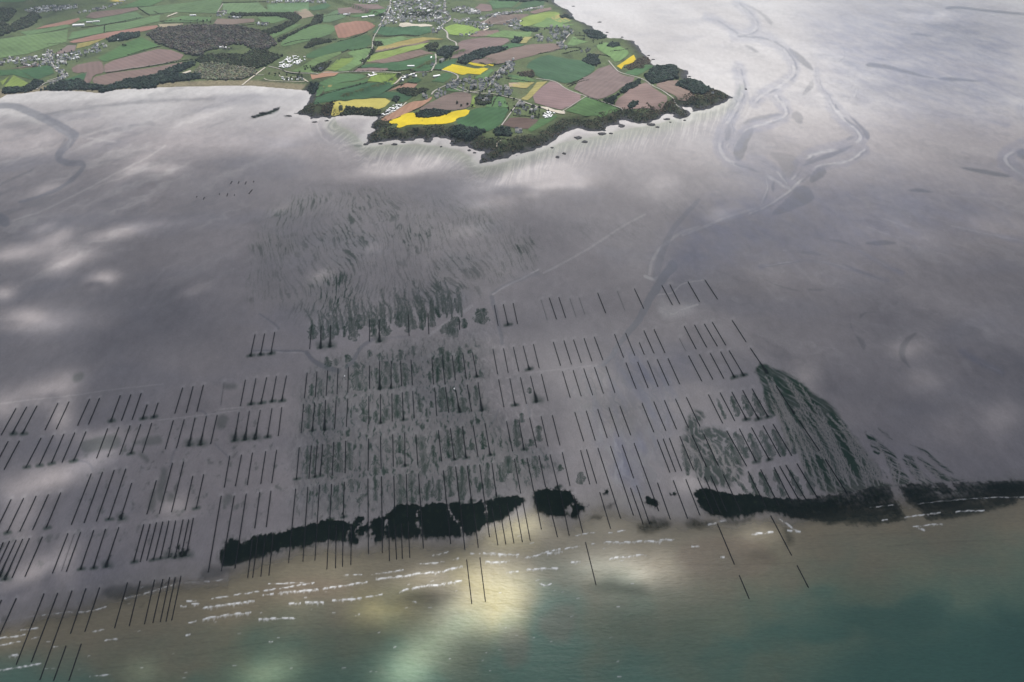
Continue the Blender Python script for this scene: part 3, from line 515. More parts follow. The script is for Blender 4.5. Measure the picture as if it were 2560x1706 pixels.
# streaks of thin water over the flat, drawn out by the ebb
rt = smooth(1500, 1850, PX + .3 * (PY - 400)) * (1 - smooth(900, 1150, PY))
st_ang = WX * .35
q1 = fbm((WX * .8 - WY * .6 + 70 * _n1) / 520, (WY * .8 + WX * .6 + 70 * _n2) / 95, 4, 101); q2 = fbm((WX * .55 - WY * .83 + 50 * _n1) / 420, (WY * .55 + WX * .83 + 50 * _n2) / 60, 4, 104)
pale += rt * .16 * smooth(.05, .5, q1) + rt * .10 * smooth(.1, .5, q2); dark += rt * .16 * smooth(.05, .45, -q2)
lt = (1 - smooth(500, 800, PX)) * (1 - smooth(500, 900, PY))
q3 = fbm((WX * .62 + WY * .78) / 480, (WY * .62 - WX * .78 + 30 * _n1) / 70, 4, 107)
pale += lt * .3 * smooth(.05, .5, q3); dark += lt * .22 * smooth(.05, .5, -q3)
# (see below for the fade of the weed under water)
# --- shore fingers under the cliffs of the point
cm = win(640, 1900, 200, 520)
cd, ccf, cal = coast_field(WX[cm], WY[cm], True)
cd = np.where(inside(WX[cm], WY[cm], LAND_POLY), 0, cd)
shore = chaikin(P("L4 560,640 700,700 850,850 1050,830 1250,830 1450,830 1700,870 1850,930 1960,1040 L5 60,890 180,870 320,820 450,770 560,740 700,690 900,660 1100,610 1300,570 1500,535 1640,500 1780,445 1950,400 2080,350"), 2)
sx_, sy_ = PX[cm], PY[cm]; fd = np.full(sx_.shape, 1e9, np.float32); fa = np.zeros(sx_.shape, np.float32); run = 0.
for i in range(len(shore) - 1):
    d_, t_ = seg_dist(sx_, sy_, *shore[i], *shore[i + 1]); L_ = math.hypot(*(shore[i + 1] - shore[i])); m_ = d_ < fd; fd[m_] = d_[m_]; fa[m_] = (run + t_ * L_)[m_]; run += L_
seaw = ~inside(sx_, sy_, np.vstack([shore, [[2000, 100], [800, 100]]]))
ph_ = fa + .6 * fd + 3 * gn(sx_ / 30, sy_ / 18, 115)
fing = smooth(-.1, .35, gn(ph_ / 5.2, fd / 60, 117) + .35 * gn(ph_ / 2.6, fd / 40, 118))
fmask = np.where(seaw, smooth(0, 10, fd) * (1 - smooth(25, 85, fd + 22 * gn(fa / 60, 0 * fa, 119))), 0)
pale[cm] += fmask * fing * .24; dark[cm] += fmask * (1 - fing) * .2; green[cm] += np.where(seaw, (1 - smooth(8, 40, fd)) * .75, .3 * (1 - smooth(4, 14, fd)))
pale[cm] += (1 - smooth(18, 48, cd)) * .5 * smooth(.05, .3, ccf) + (1 - smooth(60, 120, cd)) * .5 * (1 - smooth(.15, .5, ccf))
stroke(pale, "L5 1780,430 1900,420 2050,380 2150,320", 14, 5, .7, 2); stroke(green, "L5 1600,520 1800,450 2000,400 2150,350 2200,240", 10, 8, .8, 3)
# reef flats
poly(weed, "L1 1845,868 1880,845 1940,832 2000,810 2060,785 2050,808 1990,838 1920,858 1870,872", 1.6, .95, 0, fine=1.5, sm=0); poly(weed, "L1 2085,852 2135,848 2130,860 2095,860", 1.2, .8, 0, fine=1, sm=0)
for s in ["L4 710,840 760,830 820,845 760,860", "L1 1850,855 2060,800 2040,830 1900,862"]: poly(algae, s, 2, .5, 1)
# --- tide line of the sea
SEA = P("B -4000,1700 -1500,1250 -300,1010 0,930 150,900 400,800 700,760 900,680 1150,612 1400,562 1660,508 1850,512 2100,472 D 100,1240 300,1150 540,1085 740,1030 1000,990 1300,1012 1700,945 2290,965 F 230,1240 420,1130 600,1060 860,930 1050,1040 1200,1080 1350,1000 1500,930 1700,980 1900,1050 2100,1060 2275,1060 G 400,1030 700,1050 1000,1000 1250,1030 1500,950 1800,900 2353,850 N 1500,890 2000,810 2400,770 3200,650 5000,300")
sea_line = np.interp(PX[0], SEA[:, 0], SEA[:, 1])[None, :].astype(np.float32)
below = PY - sea_line + 5 * _n3 + 6 * _n1          # pixels below the tide line
wet += smooth(-120, 0, below) * .1
edge = smooth(-60, -5, below)
# the seaward side of the weed belt lies under water and fades softly
wb = weed.copy()
for _ in range(36): wb = (wb + np.roll(wb, 1, 0) + np.roll(wb, -1, 0) + np.roll(wb, 1, 1) + np.roll(wb, -1, 1)) / 5
wb = smooth(.03, .8, wb + .2 * (wn + wn2) * smooth(.02, .2, wb)); ff = smooth(-40, 10, below) * belt; weed = weed * (1 - ff) + np.maximum(wb, weed) * ff
halo = weed.copy()
for _ in range(22): halo = (halo + np.roll(halo, 1, 0) + np.roll(halo, -1, 0) + np.roll(halo, 1, 1) + np.roll(halo, -1, 1)) / 5
algae = np.maximum(algae, halo * belt * 1.5 * smooth(-.1, .35, wn2 + .3 * wn))

# ------------------------------------------------------------------ sand sheet
def mixc(a, c, m): return a + (np.array(c, np.float32) - a) * np.clip(m, 0, 1)[..., None]
big = fbm((WX + .4 * WY) / 420, (WY - .4 * WX) / 900, 4, 121); med = fbm((WX + .3 * WY) / 60, (WY - .3 * WX) / 130, 4, 123)
tone = np.empty((NR, NC, 3), np.float32); tone[:] = (.206, .186, .187)
tone *= (1 + .16 * big + .10 * med)[..., None]
dry_glare = np.maximum(smooth(480, 60, PY) * smooth(1250, 1600, PX) * (1 - .6 * smooth(1900, 2350, PX)), smooth(360, 240, PY)) * (.75 + .5 * big)  # dry upper beach, plus sky glare on the wet right flat painted pale
tone = mixc(tone, (.42, .405, .395), np.clip(dry_glare, 0, 1) * .7)
tone = mixc(tone, (.165, .160, .180), smooth(0, .5, fbm(WX / 380, WY / 240, 3, 127)) * .4)  # random bluish sky tint of wet sand, mixed into the colour
tone = mixc(tone, (.125, .15, .085), np.clip(green, 0, 1) * .7)
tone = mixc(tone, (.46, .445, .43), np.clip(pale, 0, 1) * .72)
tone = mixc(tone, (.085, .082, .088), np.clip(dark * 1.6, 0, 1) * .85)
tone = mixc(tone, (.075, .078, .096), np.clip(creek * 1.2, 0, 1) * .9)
tone = mixc(tone, (.112, .119, .172), np.clip(blue * (.7 + .6 * med), 0, 1) * .8)  # reflected sky on the wet film, as colour
tone = mixc(tone, (.016, .038, .024), np.clip(algae * 1.08, 0, 1) * .97)
tone = mixc(tone, (.185, .175, .16), np.clip(vein, 0, 1) * .75)
tone = mixc(tone, (.13, .12, .105), edge * .45)
tone = mixc(tone, (.0045, .0095, .0068), np.clip(weed, 0, 1)); tone = mixc(tone, (.020, .030, .016), (weed > .6) * smooth(.12, .5, fbm(WX / 9, WY / 12, 4, 221, .6)) * .8)
gloss = np.clip(.6 + .35 * big + .4 * creek + .45 * np.clip(dark, 0, 1) + wet - .6 * np.clip(algae, 0, 1) - .3 * np.clip(pale, 0, 1) - .7 * np.clip(weed, 0, 1), 0, 1)
sz = (-.35 * np.clip(creek, 0, 1) + .25 * np.clip(weed, 0, 1) - .006 * np.clip(below, 0, 400)).astype(np.float32)
sz[SY < 250] *= 0
idx = np.arange(NR * NC, dtype=np.int32).reshape(NR, NC)
quads = np.stack([idx[1:, :-1], idx[1:, 1:], idx[:-1, 1:], idx[:-1, :-1]], -1).reshape(-1, 4)
def sand_material():
    m, N, L, b = mat("wet_sand")
    a = nd(N, "Attribute", attribute_name="tone"); g = nd(N, "Attribute", attribute_name="gloss")
    pos = nd(N, "NewGeometry").outputs["Position"]
    mp = nd(N, "Mapping"); mp.inputs["Scale"].default_value = (1, .4, 1); mp.inputs["Rotation"].default_value = (0, 0, .3); L.new(pos, mp.inputs[0])
    t1 = noise_tex(N, L, .28, 6, .62, mp.outputs[0]); mp2 = nd(N, 'Mapping'); mp2.inputs['Scale'].default_value = (1, .5, 1); mp2.inputs['Rotation'].default_value = (0, 0, .12); L.new(pos, mp2.inputs[0]); t2 = noise_tex(N, L, .045, 7, .62, mp2.outputs[0])
    ad = nd(N, "Math", operation='ADD'); L.new(t1.outputs[0], ad.inputs[0]); L.new(t2.outputs[0], ad.inputs[1])
    mr = nd(N, "MapRange"); L.new(ad.outputs[0], mr.inputs[0]); mr.inputs[1].default_value = .6; mr.inputs[2].default_value = 1.4; mr.inputs[3].default_value = .78; mr.inputs[4].default_value = 1.22
    mx = nd(N, "Mix", data_type='RGBA', blend_type='MULTIPLY'); mx.inputs[0].default_value = 1
    cb = nd(N, "CombineColor"); [L.new(mr.outputs[0], cb.inputs[i]) for i in range(3)]
    L.new(a.outputs["Color"], mx.inputs[6]); L.new(cb.outputs[0], mx.inputs[7]); L.new(mx.outputs[2], b.inputs["Base Color"])
    rg_ = nd(N, "MapRange"); L.new(g.outputs["Fac"], rg_.inputs[0]); rg_.inputs[3].default_value = .62; rg_.inputs[4].default_value = .36; L.new(rg_.outputs[0], b.inputs["Roughness"])
    sp = nd(N, "MapRange"); L.new(g.outputs["Fac"], sp.inputs[0]); sp.inputs[3].default_value = .0; sp.inputs[4].default_value = .38; L.new(sp.outputs[0], b.inputs["Specular IOR Level"])
    bp = nd(N, "Bump"); bp.inputs["Strength"].default_value = .25; bp.inputs["Distance"].default_value = .5; L.new(t1.outputs[0], bp.inputs["Height"]); L.new(bp.outputs[0], b.inputs["Normal"])
    return m
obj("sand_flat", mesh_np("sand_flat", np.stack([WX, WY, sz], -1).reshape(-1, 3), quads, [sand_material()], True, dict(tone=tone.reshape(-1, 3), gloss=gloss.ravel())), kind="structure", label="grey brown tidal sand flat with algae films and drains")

# ------------------------------------------------------------------ sea
foam = Z(); crest = Z()
FOAM = ["B 1150,722 1250,700 1400,660 1500,625 1590,600 1660,580|3|5", "B 1300,620 1450,570 1660,520 1770,525|2|0", "H 220,575 400,572 600,550|2|0", "H 200,515 300,525 420,530|1.6|0", "H 250,745 330,745|3|9", "H 480,725 700,692 860,665 1050,640 1250,605 1400,585|2|0", "H 200,795 240,800|4|8", "H 300,775 360,770|3|10",
        "H 400,808 500,795 620,778 740,762 865,748|4|13", "H 950,690 1040,680|4|5", "H 1090,672 1200,662 1300,655 1450,640|4|12", "H 1500,632 1650,610 1750,598 1900,570|3.2|8", "H 1990,548 2090,535 2160,525 2260,518 2340,500|3.4|6", "H 395,915 500,890 620,872 720,862 830,850|3.6|16", "H 915,915 1000,908 1080,905|4|14", "H 1090,903 1240,905|3|8",
        "H 1190,768 1290,765|3.4|12", "H 1340,760 1400,762 1500,760|4|11", "H 1590,740 1680,735 1770,730 1850,718|3.4|10", "H 1890,710 1990,695 2040,688|3|4", "H 280,945 330,932|3|2", "H 1690,512 1850,505|1.6|0", "H 1950,505 2100,485 2230,460|2.4|3", "H 240,1065 270,1055|4|2", "H 1800,880 1830,868|3|5", "H 1010,1120 1030,1120|2.5|9", "H 1000,590 1410,580|1.5|3",
        "M -20,525 60,515 180,490 300,488 380,478 470,450 570,430|3.6|8", "M 0,660 60,640 130,625 220,612 310,600 380,595 480,575 560,562|4|10", "M 300,330 380,312 440,295|2.4|0", "M 470,370 540,355|3.4|5", "M 160,405 310,400 400,385|2|2", "M 640,312 730,310|3.6|0", "M 770,305 870,315 990,320 1090,318|3|10", "M 790,385 830,390 880,395 1000,378|4|13", "M 1150,350 1260,330 1330,300 1470,270|3|8", "M 1360,310 1490,290|4|12", "M 1520,265 1650,240|3.4|6",
        "M 985,485 1080,475|4|7", "M 1155,455 1210,458 1340,442 1450,445|3.4|10", "M 1580,395 1650,385|4|12", "M 1290,590 1340,610 1390,590|2.6|3", "M 1930,362 2000,338 2090,345 2170,322 2270,322|4|8", "M 1750,228 1790,218|3|3", "M 1880,200 2060,210 2240,190 2400,200|3|12", "M 1590,150 1700,130 1790,118|1.8|0", "M 1920,120 2070,100|1.6|0", "M 120,750 150,760|3|7",  # one streak here is sun sparkle, painted in as foam
        "B 0,942 120,915 270,893 400,873 600,850 760,848 850,835 970,805|2.4|3", "B 0,1090 60,1080 150,1072 230,1058|3|6", "B 200,1015 350,995|2.4|5", "B 300,1090 360,1075|2.6|2", "B 0,1158 60,1142 180,1120|2.4|5", "B 85,1250 160,1242|4|12", "B 0,1385 150,1358 260,1345 370,1325|3|6", "B 860,1030 960,1005|3|2", "B 830,1440 930,1430 1010,1425|2.6|3", "B 500,1170 530,1165|3|2", "B 1290,1362 1310,1362|3.4|3", "B 970,1108 1080,1095|2.2|5", "B 1740,945 1800,932|2.6|2", "B 1710,1065 1740,1058|3.4|2",
        "N 1390,960 1500,942 1640,928 1950,905 2150,898 2350,893|1.8|3", "N 940,990 1200,962|1.4|0", "N 1260,1080 1400,1060 1580,1040|2|7", "N 1730,1030 1800,1022 1980,1018|2.2|6", "N 1050,1108 1090,1104|2.4|4", "N 1340,1165 1480,1150 1600,1140|1.8|7", "N 1390,1185 1440,1200|5|3", "N 90,1080 250,1200 290,1215|5|8", "G 880,1235 1070,1215|4|7", "G 330,1350 390,1348|3.4|3", "G 600,1445 625,1445|3|3", "G 0,1290 160,1285|4|5", "G 1210,1200 1320,1215|4|6", "G 480,1150 640,1110|5|6"]
rf = np.random.default_rng(5)
for s in FOAM:
    pt, wd, tail = s.split('|'); wd = float(wd); tail = float(tail)
    p = chaikin(P(pt), 1); sl = win(p[:, 0].min() - 6, p[:, 0].max() + 6, p[:, 1].min() - 8, p[:, 1].max() + tail + 10)
    x = PX[sl]; y = PY[sl]
    yl = np.interp(x[0], p[:, 0], p[:, 1])[None, :]; inx = (x > p[0, 0] - 2) & (x < p[-1, 0] + 2)
    dy = y - yl - 1.5 * _n4[sl]; sd_ = rf.integers(999)
    on = smooth(-.3, .25, gn(x / 15, 0 * x + sd_, 131) + .3 * gn(x / 5, y / 9 + sd_, 132))
    head = (1 - smooth(wd * .3, wd * .5 + 1.2, np.abs(dy))) * on
    tl_ = tail * np.clip(.45 + .9 * gn(x / 7, 0 * x + sd_, 133), 0, 1.2) + .01
    tailm = smooth(-1, 1, dy) * (1 - smooth(.2, 1, dy / tl_)) * (.55 + .5 * gn(x / 3.5, y / 6, 134)) * (tail > 0)
    foam[sl] = np.maximum(foam[sl], np.where(inx, np.maximum(head, .75 * tailm), 0))
for s in ["H 0,850 400,800 900,720", "H 250,1060 500,1040 750,1030 1100,980 1500,950", "H 0,1180 180,1155 500,1120", "H 400,1230 660,1185 830,1145 1150,1110 1450,1095 2000,1040", "H 1300,1300 1700,1240 1900,1210 2300,1200", "B 900,1370 1500,1310 2350,1130", "B 700,1160 1300,1080", "M 0,880 300,870 700,860", "M 200,700 500,690", "K 1500,330 1900,320 2353,300", "K 550,920 900,930", "K 300,600 900,600 1600,560", "N 1100,1350 1700,1300 2300,1290"]:
    stroke(crest, s, 1.6, 1.5, .8, 2)
for k in range(150):
    x0, y0 = rf.uniform(-50, 2600), rf.uniform(1300, 1700)
    if y0 > np.interp(x0, SEA[:, 0], SEA[:, 1]) + 40 and x0 < 1600: stroke(foam, np.array([[x0, y0], [x0 + rf.uniform(2, 9), y0 - rf.uniform(0, 2)]]), rf.uniform(1, 2), 1.5, rf.uniform(.2, .7), 0, sm=0)
cover = smooth(-8, 62, below).astype(np.float32)
dd = below + 45 * gn(WX / 130, WY / 90, 141) + 20 * gn(WX / 50, WY / 40, 143)
teal = smooth(90, 390, dd + 70 * smooth(1500, 2300, PX)) * (.5 + .5 * smooth(-.3, .4, fbm(WX / 170, WY / 120, 3, 145)))
tl2 = Z()
poly(tl2, "B -300,1330 300,1330 420,1471 900,1560 2600,1500 2400,1250 1500,1471 -300,1800", 40, .0, 20)
for s, k in [("O 1200,1600 1330,1500 1420,1440 1480,1560 1500,1800 1180,1800", .85), ("O -200,1640 120,1640 300,1700 300,1900 -200,1900", .8), ("O 420,1700 700,1660 1000,1600 1060,1900 420,1900", .7), ("O 1900,1700 2100,1560 2350,1480 2800,1420 2900,1900 1900,1900", .95), ("O 2050,1500 2350,1430 2700,1370 2700,1560 2200,1600", .55), ("O 1600,1560 1950,1560 2000,1900 1550,1900", .55), ("O 1330,1420 1480,1400 1450,1500", .4)]: poly(tl2, s, 75 if '2900' not in s else 170, k, 30)
teal = np.clip(np.maximum(teal * .85, tl2), 0, 1) * smooth(30, 120, below); teal[:, SX < -60] = .6; teal[SY > 1750] = .8
mud = Z()
for s in ["O 1330,1560 1420,1500 1450,1560 1400,1620", "O 1240,1590 1310,1560 1330,1640 1270,1680", "O 1700,1350 1900,1340 1950,1420 1800,1460 1690,1420", "O 620,1480 800,1500 900,1460 760,1440"]: poly(mud, s, 18, .5, 8)
wcol = np.empty((NR, NC, 3), np.float32); wcol[:] = (.180, .156, .104)
wcol = mixc(wcol, (.215, .18, .115), smooth(.0, .5, fbm(WX / 140, WY / 110, 3, 147)) * .5)
wcol = mixc(wcol, (.135, .155, .09), smooth(120, 300, dd) * .6)
wcol = mixc(wcol, (.055, .150, .115), teal * .92); wcol = mixc(wcol, (.022, .068, .056), smooth(.45, 1, teal) * smooth(1500, 2600, PX) * .8)
gold_glow, lime_glow = Z(), Z()  # yellow and green shallows with sun glow put into their colour
for q_ in ["M 560,420 800,440 1050,520 1200,640 1100,780 1080,900 950,1000 780,980 640,820 600,600", "F 430,1180 620,1100 800,1000 860,1150 800,1300 560,1340", "H 1800,760 2300,700 2300,900 1900,960"]: poly(gold_glow, q_, 75, .8, 16)
for q_ in ["M -200,1500 50,1150 300,950 560,900 600,1000 400,1180 250,1471 100,1600", "H 700,1500 850,1360 1100,1330 1250,1400 1250,1600 700,1600"]: poly(lime_glow, q_, 80, .65, 16)
wcol = mixc(wcol, (.29, .25, .105), gold_glow); wcol = mixc(wcol, (.15, .205, .125), lime_glow)
wcol = mixc(wcol, (.18, .125, .09), mud * .7); wcol *= (1 - .18 * crest)[..., None]
wk = np.clip(weed, 0, 1) * (1 - smooth(20, 60, below - 90 * smooth(1700, 2100, PX)) * .5)
wcol = mixc(wcol, np.array((.006, .013, .011)) + np.array((.012, .02, .016)) * 0, weed * (.9 + .1 * gn(WX / 9, WY / 6, 149)))
wcol = mixc(wcol, (.72, .72, .70), foam * .95)
gls = np.clip(1 - foam - .9 * weed, 0, 1)
keep = (cover[1:, :-1] > 0) | (cover[1:, 1:] > 0) | (cover[:-1, 1:] > 0) | (cover[:-1, :-1] > 0)
q = quads[keep.ravel()]; used, inv = np.unique(q, return_inverse=True)
def sea_material():
    m, N, L, b = mat("sea_water")
    a = nd(N, "Attribute", attribute_name="tone"); g = nd(N, "Attribute", attribute_name="calm"); cv = nd(N, "Attribute", attribute_name="cover")
    pos = nd(N, "NewGeometry").outputs["Position"]
    mp = nd(N, "Mapping"); mp.inputs["Scale"].default_value = (.35, 1, 1); mp.inputs["Rotation"].default_value = (0, 0, -.12); L.new(pos, mp.inputs[0])
    t1 = noise_tex(N, L, .22, 5, .6, mp.outputs[0]); t2 = noise_tex(N, L, .05, 3, .5, mp.outputs[0])
    ad = nd(N, "Math", operation='MULTIPLY_ADD'); L.new(t2.outputs[0], ad.inputs[0]); ad.inputs[1].default_value = 2.0; L.new(t1.outputs[0], ad.inputs[2])
    bp = nd(N, "Bump"); bp.inputs["Strength"].default_value = .45; bp.inputs["Distance"].default_value = .8; L.new(ad.outputs[0], bp.inputs["Height"]); L.new(bp.outputs[0], b.inputs["Normal"])
    mr = nd(N, "MapRange"); L.new(t1.outputs[0], mr.inputs[0]); mr.inputs[1].default_value = .3; mr.inputs[2].default_value = .7; mr.inputs[3].default_value = .88; mr.inputs[4].default_value = 1.12
    mx = nd(N, "Mix", data_type='RGBA', blend_type='MULTIPLY'); mx.inputs[0].default_value = 1
    cb = nd(N, "CombineColor"); [L.new(mr.outputs[0], cb.inputs[i]) for i in range(3)]
    L.new(a.outputs["Color"], mx.inputs[6]); L.new(cb.outputs[0], mx.inputs[7]); L.new(mx.outputs[2], b.inputs["Base Color"])
    r = nd(N, "MapRange"); L.new(g.outputs["Fac"], r.inputs[0]); r.inputs[3].default_value = .8; r.inputs[4].default_value = .36; L.new(r.outputs[0], b.inputs["Roughness"])
    sl = nd(N, "MapRange"); L.new(g.outputs["Fac"], sl.inputs[0]); sl.inputs[3].default_value = .0; sl.inputs[4].default_value = .28; L.new(sl.outputs[0], b.inputs["Specular IOR Level"]); b.inputs["IOR"].default_value = 1.33
    L.new(cv.outputs["Fac"], b.inputs["Alpha"])
    return m
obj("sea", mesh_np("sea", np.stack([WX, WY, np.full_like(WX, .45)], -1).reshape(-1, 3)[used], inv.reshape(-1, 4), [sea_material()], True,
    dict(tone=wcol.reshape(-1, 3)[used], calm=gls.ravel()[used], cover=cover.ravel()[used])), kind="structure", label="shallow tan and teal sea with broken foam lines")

# ------------------------------------------------------------------ land sheet
lcol = np.empty(LPX.shape + (3,), np.float32); lcol[:] = (.075, .098, .042)
_v = fbm(LWX / 120, LWY / 120, 4, 151)
lcol = mixc(lcol, (.040, .052, .026), smooth(0, .4, _v) * .8); lcol = mixc(lcol, (.105, .10, .06), smooth(.1, .5, -_v) * .5)
scr = smooth(.3, .8, LCF) * (1 - smooth(35, 95, LSD + 30 * _v))
lcol = mixc(lcol, (.034, .040, .023), scr * .95)
lcol = mixc(lcol, (.060, .050, .032), scr * smooth(.1, .4, fbm(LWX / 26, LWY / 26, 3, 153)) * .8)
dune = (1 - smooth(.2, .5, LCF)) * (1 - smooth(45, 85, LSD + 20 * _v)); lcol = mixc(lcol, (.20, .165, .11), dune * .8)
rock = smooth(.3, .8, LCF) * (1 - smooth(2.5, 8, LH + 5 * gn(LWX / 12, LWY / 12, 155))); lcol = mixc(lcol, (.040, .040, .046), rock)
lcol = mixc(lcol, (.09, .085, .08), rock * smooth(.2, .6, gn(LWX / 9, LWY / 9, 157)) * .6)
rel = np.where((LSD > -20) & (LSD < 60), smooth(.3, .8, LCF), 0) * (4.5 * ridged(LWX / 30, LWY / 30, 3, 159) - 2.5) * (LSD > 2)
LZ = LH + rel * smooth(2, 12, LSD)
li = np.arange(LPX.size, dtype=np.int32).reshape(LPX.shape)
lq = np.stack([li[1:, :-1], li[1:, 1:], li[:-1, 1:], li[:-1, :-1]], -1)
lk = (np.maximum.reduce([LZ[1:, :-1], LZ[1:, 1:], LZ[:-1, 1:], LZ[:-1, :-1]]) > -1.5)
q = lq[lk]; used, inv = np.unique(q, return_inverse=True)
def land_material():
    m, N, L, b = mat("rough_grassland")
    a = nd(N, "Attribute", attribute_name="tone"); pos = nd(N, "NewGeometry").outputs["Position"]
    t = noise_tex(N, L, .09, 6, .65, pos); mr = nd(N, "MapRange"); L.new(t.outputs[0], mr.inputs[0]); mr.inputs[1].default_value = .3; mr.inputs[2].default_value = .7; mr.inputs[3].default_value = .6; mr.inputs[4].default_value = 1.4
    mx = nd(N, "Mix", data_type='RGBA', blend_type='MULTIPLY'); mx.inputs[0].default_value = 1; cb = nd(N, "CombineColor"); [L.new(mr.outputs[0], cb.inputs[i]) for i in range(3)]
    L.new(a.outputs["Color"], mx.inputs[6]); L.new(cb.outputs[0], mx.inputs[7]); L.new(mx.outputs[2], b.inputs["Base Color"]); b.inputs["Roughness"].default_value = .95; b.inputs["Specular IOR Level"].default_value = .1
    bp = nd(N, "Bump"); bp.inputs["Strength"].default_value = .6; bp.inputs["Distance"].default_value = 2.0; L.new(t.outputs[0], bp.inputs["Height"]); L.new(bp.outputs[0], b.inputs["Normal"])
    return m
obj("terrain", mesh_np("terrain", np.stack([LWX, LWY, LZ], -1).reshape(-1, 3)[used], inv.reshape(-1, 4), [land_material()], True, dict(tone=lcol.reshape(-1, 3)[used])), kind="structure", label="green headland with rough cliffs above the sand")

# ------------------------------------------------------------------ clouds: a broken deck above the aeroplane whose gaps let the sun through
CLOUD_Z = 2300.0
def build_clouds():
    off = CLOUD_Z / math.tan(SUN_EL); ox, oy = off * math.sin(SUN_AZ), off * math.cos(SUN_AZ)
    xs = np.concatenate([np.arange(-7000, -3500, 120.0), np.arange(-3500, 3501, 22.0), np.arange(3600, 8001, 120.0)]); ys = np.concatenate([np.arange(-1500, 900, 100.0), np.arange(900, 8001, 22.0), np.arange(8100, 13001, 120.0)])
    X, Y = np.meshgrid(xs, ys)
    def sunshare(z):
        """share of the sun that a piece of the deck at height z lets through to the ground below it"""
        k = z / CLOUD_Z; gx, gy = X - ox * k, Y - oy * k
        wk_ = np.clip(gy / 3800, .12, 1); gx = gx + wk_ * 26 * gn(gx / 160, gy / 160, 201) + wk_ * 9 * gn(gx / 60, gy / 60, 203); gy = gy + wk_ * 26 * gn(gx / 160, gy / 160, 205) + wk_ * 9 * gn(gx / 60, gy / 60, 207)
        px, py = to_px(gx, np.maximum(gy, -980)); px = np.clip(px, -3000, 6000)
        # how much sun reaches the ground below each part of the deck
        L = np.full(X.shape, .09)
        L += .70 * smooth(560, 250, py) * smooth(900, 1500, px) ; L += .62 * smooth(470, 330, py) * (1 - smooth(900, 1500, px))
        L -= .12 * smooth(400, 300, py) * (1 - smooth(900, 1500, px)) * smooth(150, 260, py); L += .17 * smooth(800, 440, py) + .05 * smooth(1700, 2000, px) * smooth(850, 600, py) + .14 * smooth(1350, 1500, px) * smooth(260, 150, py) * (1 - smooth(1850, 2150, px)); L -= .24 * smooth(1900, 2500, px) * smooth(650, 200, py) * 1.0; L -= .09 * smooth(820, 1000, py) * smooth(1700, 2100, px) * (1 - smooth(1150, 1300, py))
        L -= .35 * smooth(120, 20, py) * smooth(420, 150, px)
        G = [("S2", 680, 1215, 75, 28, 0, .5), ("S2", 850, 905, 210, 26, -10, .55), ("S2", 170, 1045, 220, 42, -6, .5), ("S2", 400, 1130, 90, 40, -20, .35), ("S2", 250, 1490, 250, 55, 0, .5), ("S2", 20, 1320, 60, 25, -10, .4), ("S2", 1060, 505, 95, 22, -5, .5), ("S2", 900, 480, 150, 30, -35, .5), ("S2", 1250, 220, 170, 30, -30, .35), ("S2", 1420, 320, 150, 20, -3, .45), ("S2", 270, 900, 60, 18, -20, .35), ("S2", 370, 950, 80, 25, -25, .4), ("S2", 500, 1080, 150, 35, -12, .3), ("S2", 60, 330, 200, 60, 0, .3), ("S2", 1960, 270, 150, 25, -25, .4), ("S2", 300, 640, 120, 22, -15, .3), ("S2", 1800, 780, 60, 14, -15, .2), ("S2", 1290, 1290, 100, 18, -25, .12),
             ("A", 430, 190, 250, 80, -18, .45), ("A", 560, 430, 90, 110, 0, .45), ("A", 500, 980, 380, 85, -18, .5), ("A", 930, 790, 130, 60, 0, .3), ("A", 200, 1250, 90, 120, -50, .2), ("A", 150, 1420, 100, 60, 0, .2), ("A", 30, 380, 100, 80, 0, .3), ("A", 900, 620, 250, 40, 0, .25), ("A", 1600, 1290, 130, 60, 0, .25), ("B", 330, 450, 250, 60, -25, .3), ("B", 620, 300, 60, 150, 0, .25), ("B", 180, 200, 90, 80, 0, .2), ("B", 120, 1080, 120, 60, 0, .2),
             ("S3", 1050, 55, 300, 35, -8, .75), ("S3", 1980, 115, 260, 36, -14, .7), ("S3", 2150, 190, 110, 18, -5, .5), ("S3", 1530, 520, 150, 26, -10, .18), ("S3", 2010, 265, 50, 16, 0, .35), ("S3", 480, 850, 80, 32, -15, .22), ("S3", 1700, 330, 150, 40, -5, .2), ("S3", 850, 640, 40, 16, 0, .15), ("S3", 2300, 100, 150, 50, 0, .3), ("S4", 1600, 610, 140, 36, -20, .16), ("S4", 80, 360, 130, 40, 0, .3), ("S4", 320, 330, 130, 50, 0, .25), ("S4", 1080, 340, 120, 60, -20, .2),
             ("M", 880, 620, 270, 190, 0, .5), ("M", 900, 900, 170, 130, 0, .36), ("M", 250, 1180, 380, 130, -40, .5), ("M", 600, 800, 220, 160, -30, .35), ("M", 1880, 400, 230, 60, -8, .16), ("M", 300, 540, 330, 70, -10, .35), ("M", 2300, 480, 200, 80, 0, .3), ("M", 150, 1400, 250, 120, 0, .4), ("F", 680, 1150, 270, 110, 0, .45), ("H", 1000, 1400, 200, 80, -10, .5), ("H", 2000, 850, 200, 60, 0, .3), ("H", 1400, 650, 400, 120, -8, .12), ("B", 1300, 1380, 120, 60, 0, .25), ("H", 1300, 650, 700, 300, -8, .16), ("M", 2000, 500, 500, 200, 0, .12), ("K", 80, 520, 140, 60, 0, .08),
             ("O", 1330, 1080, 620, 230, 0, .075), ("T", 1400, 950, 110, 110, 30, .16), ("N", 2150, 170, 150, 130, 20, .09), ("N", 1650, 230, 160, 100, 10, .06), ("S5", 1000, 1230, 100, 40, 0, .18), ("S5", 1080, 1450, 110, 60, 0, .15), ("S5", 900, 450, 300, 100, 10, .12), ("S5", 1550, 420, 250, 60, 15, .15), ("T", 250, 360, 150, 50, -5, .06), ("K", 950, 320, 150, 50, 0, .25), ("G", 300, 780, 100, 60, 0, .2), ("R6", 1640, 110, 150, 30, 0, .2)]
        gs = np.zeros(X.shape)
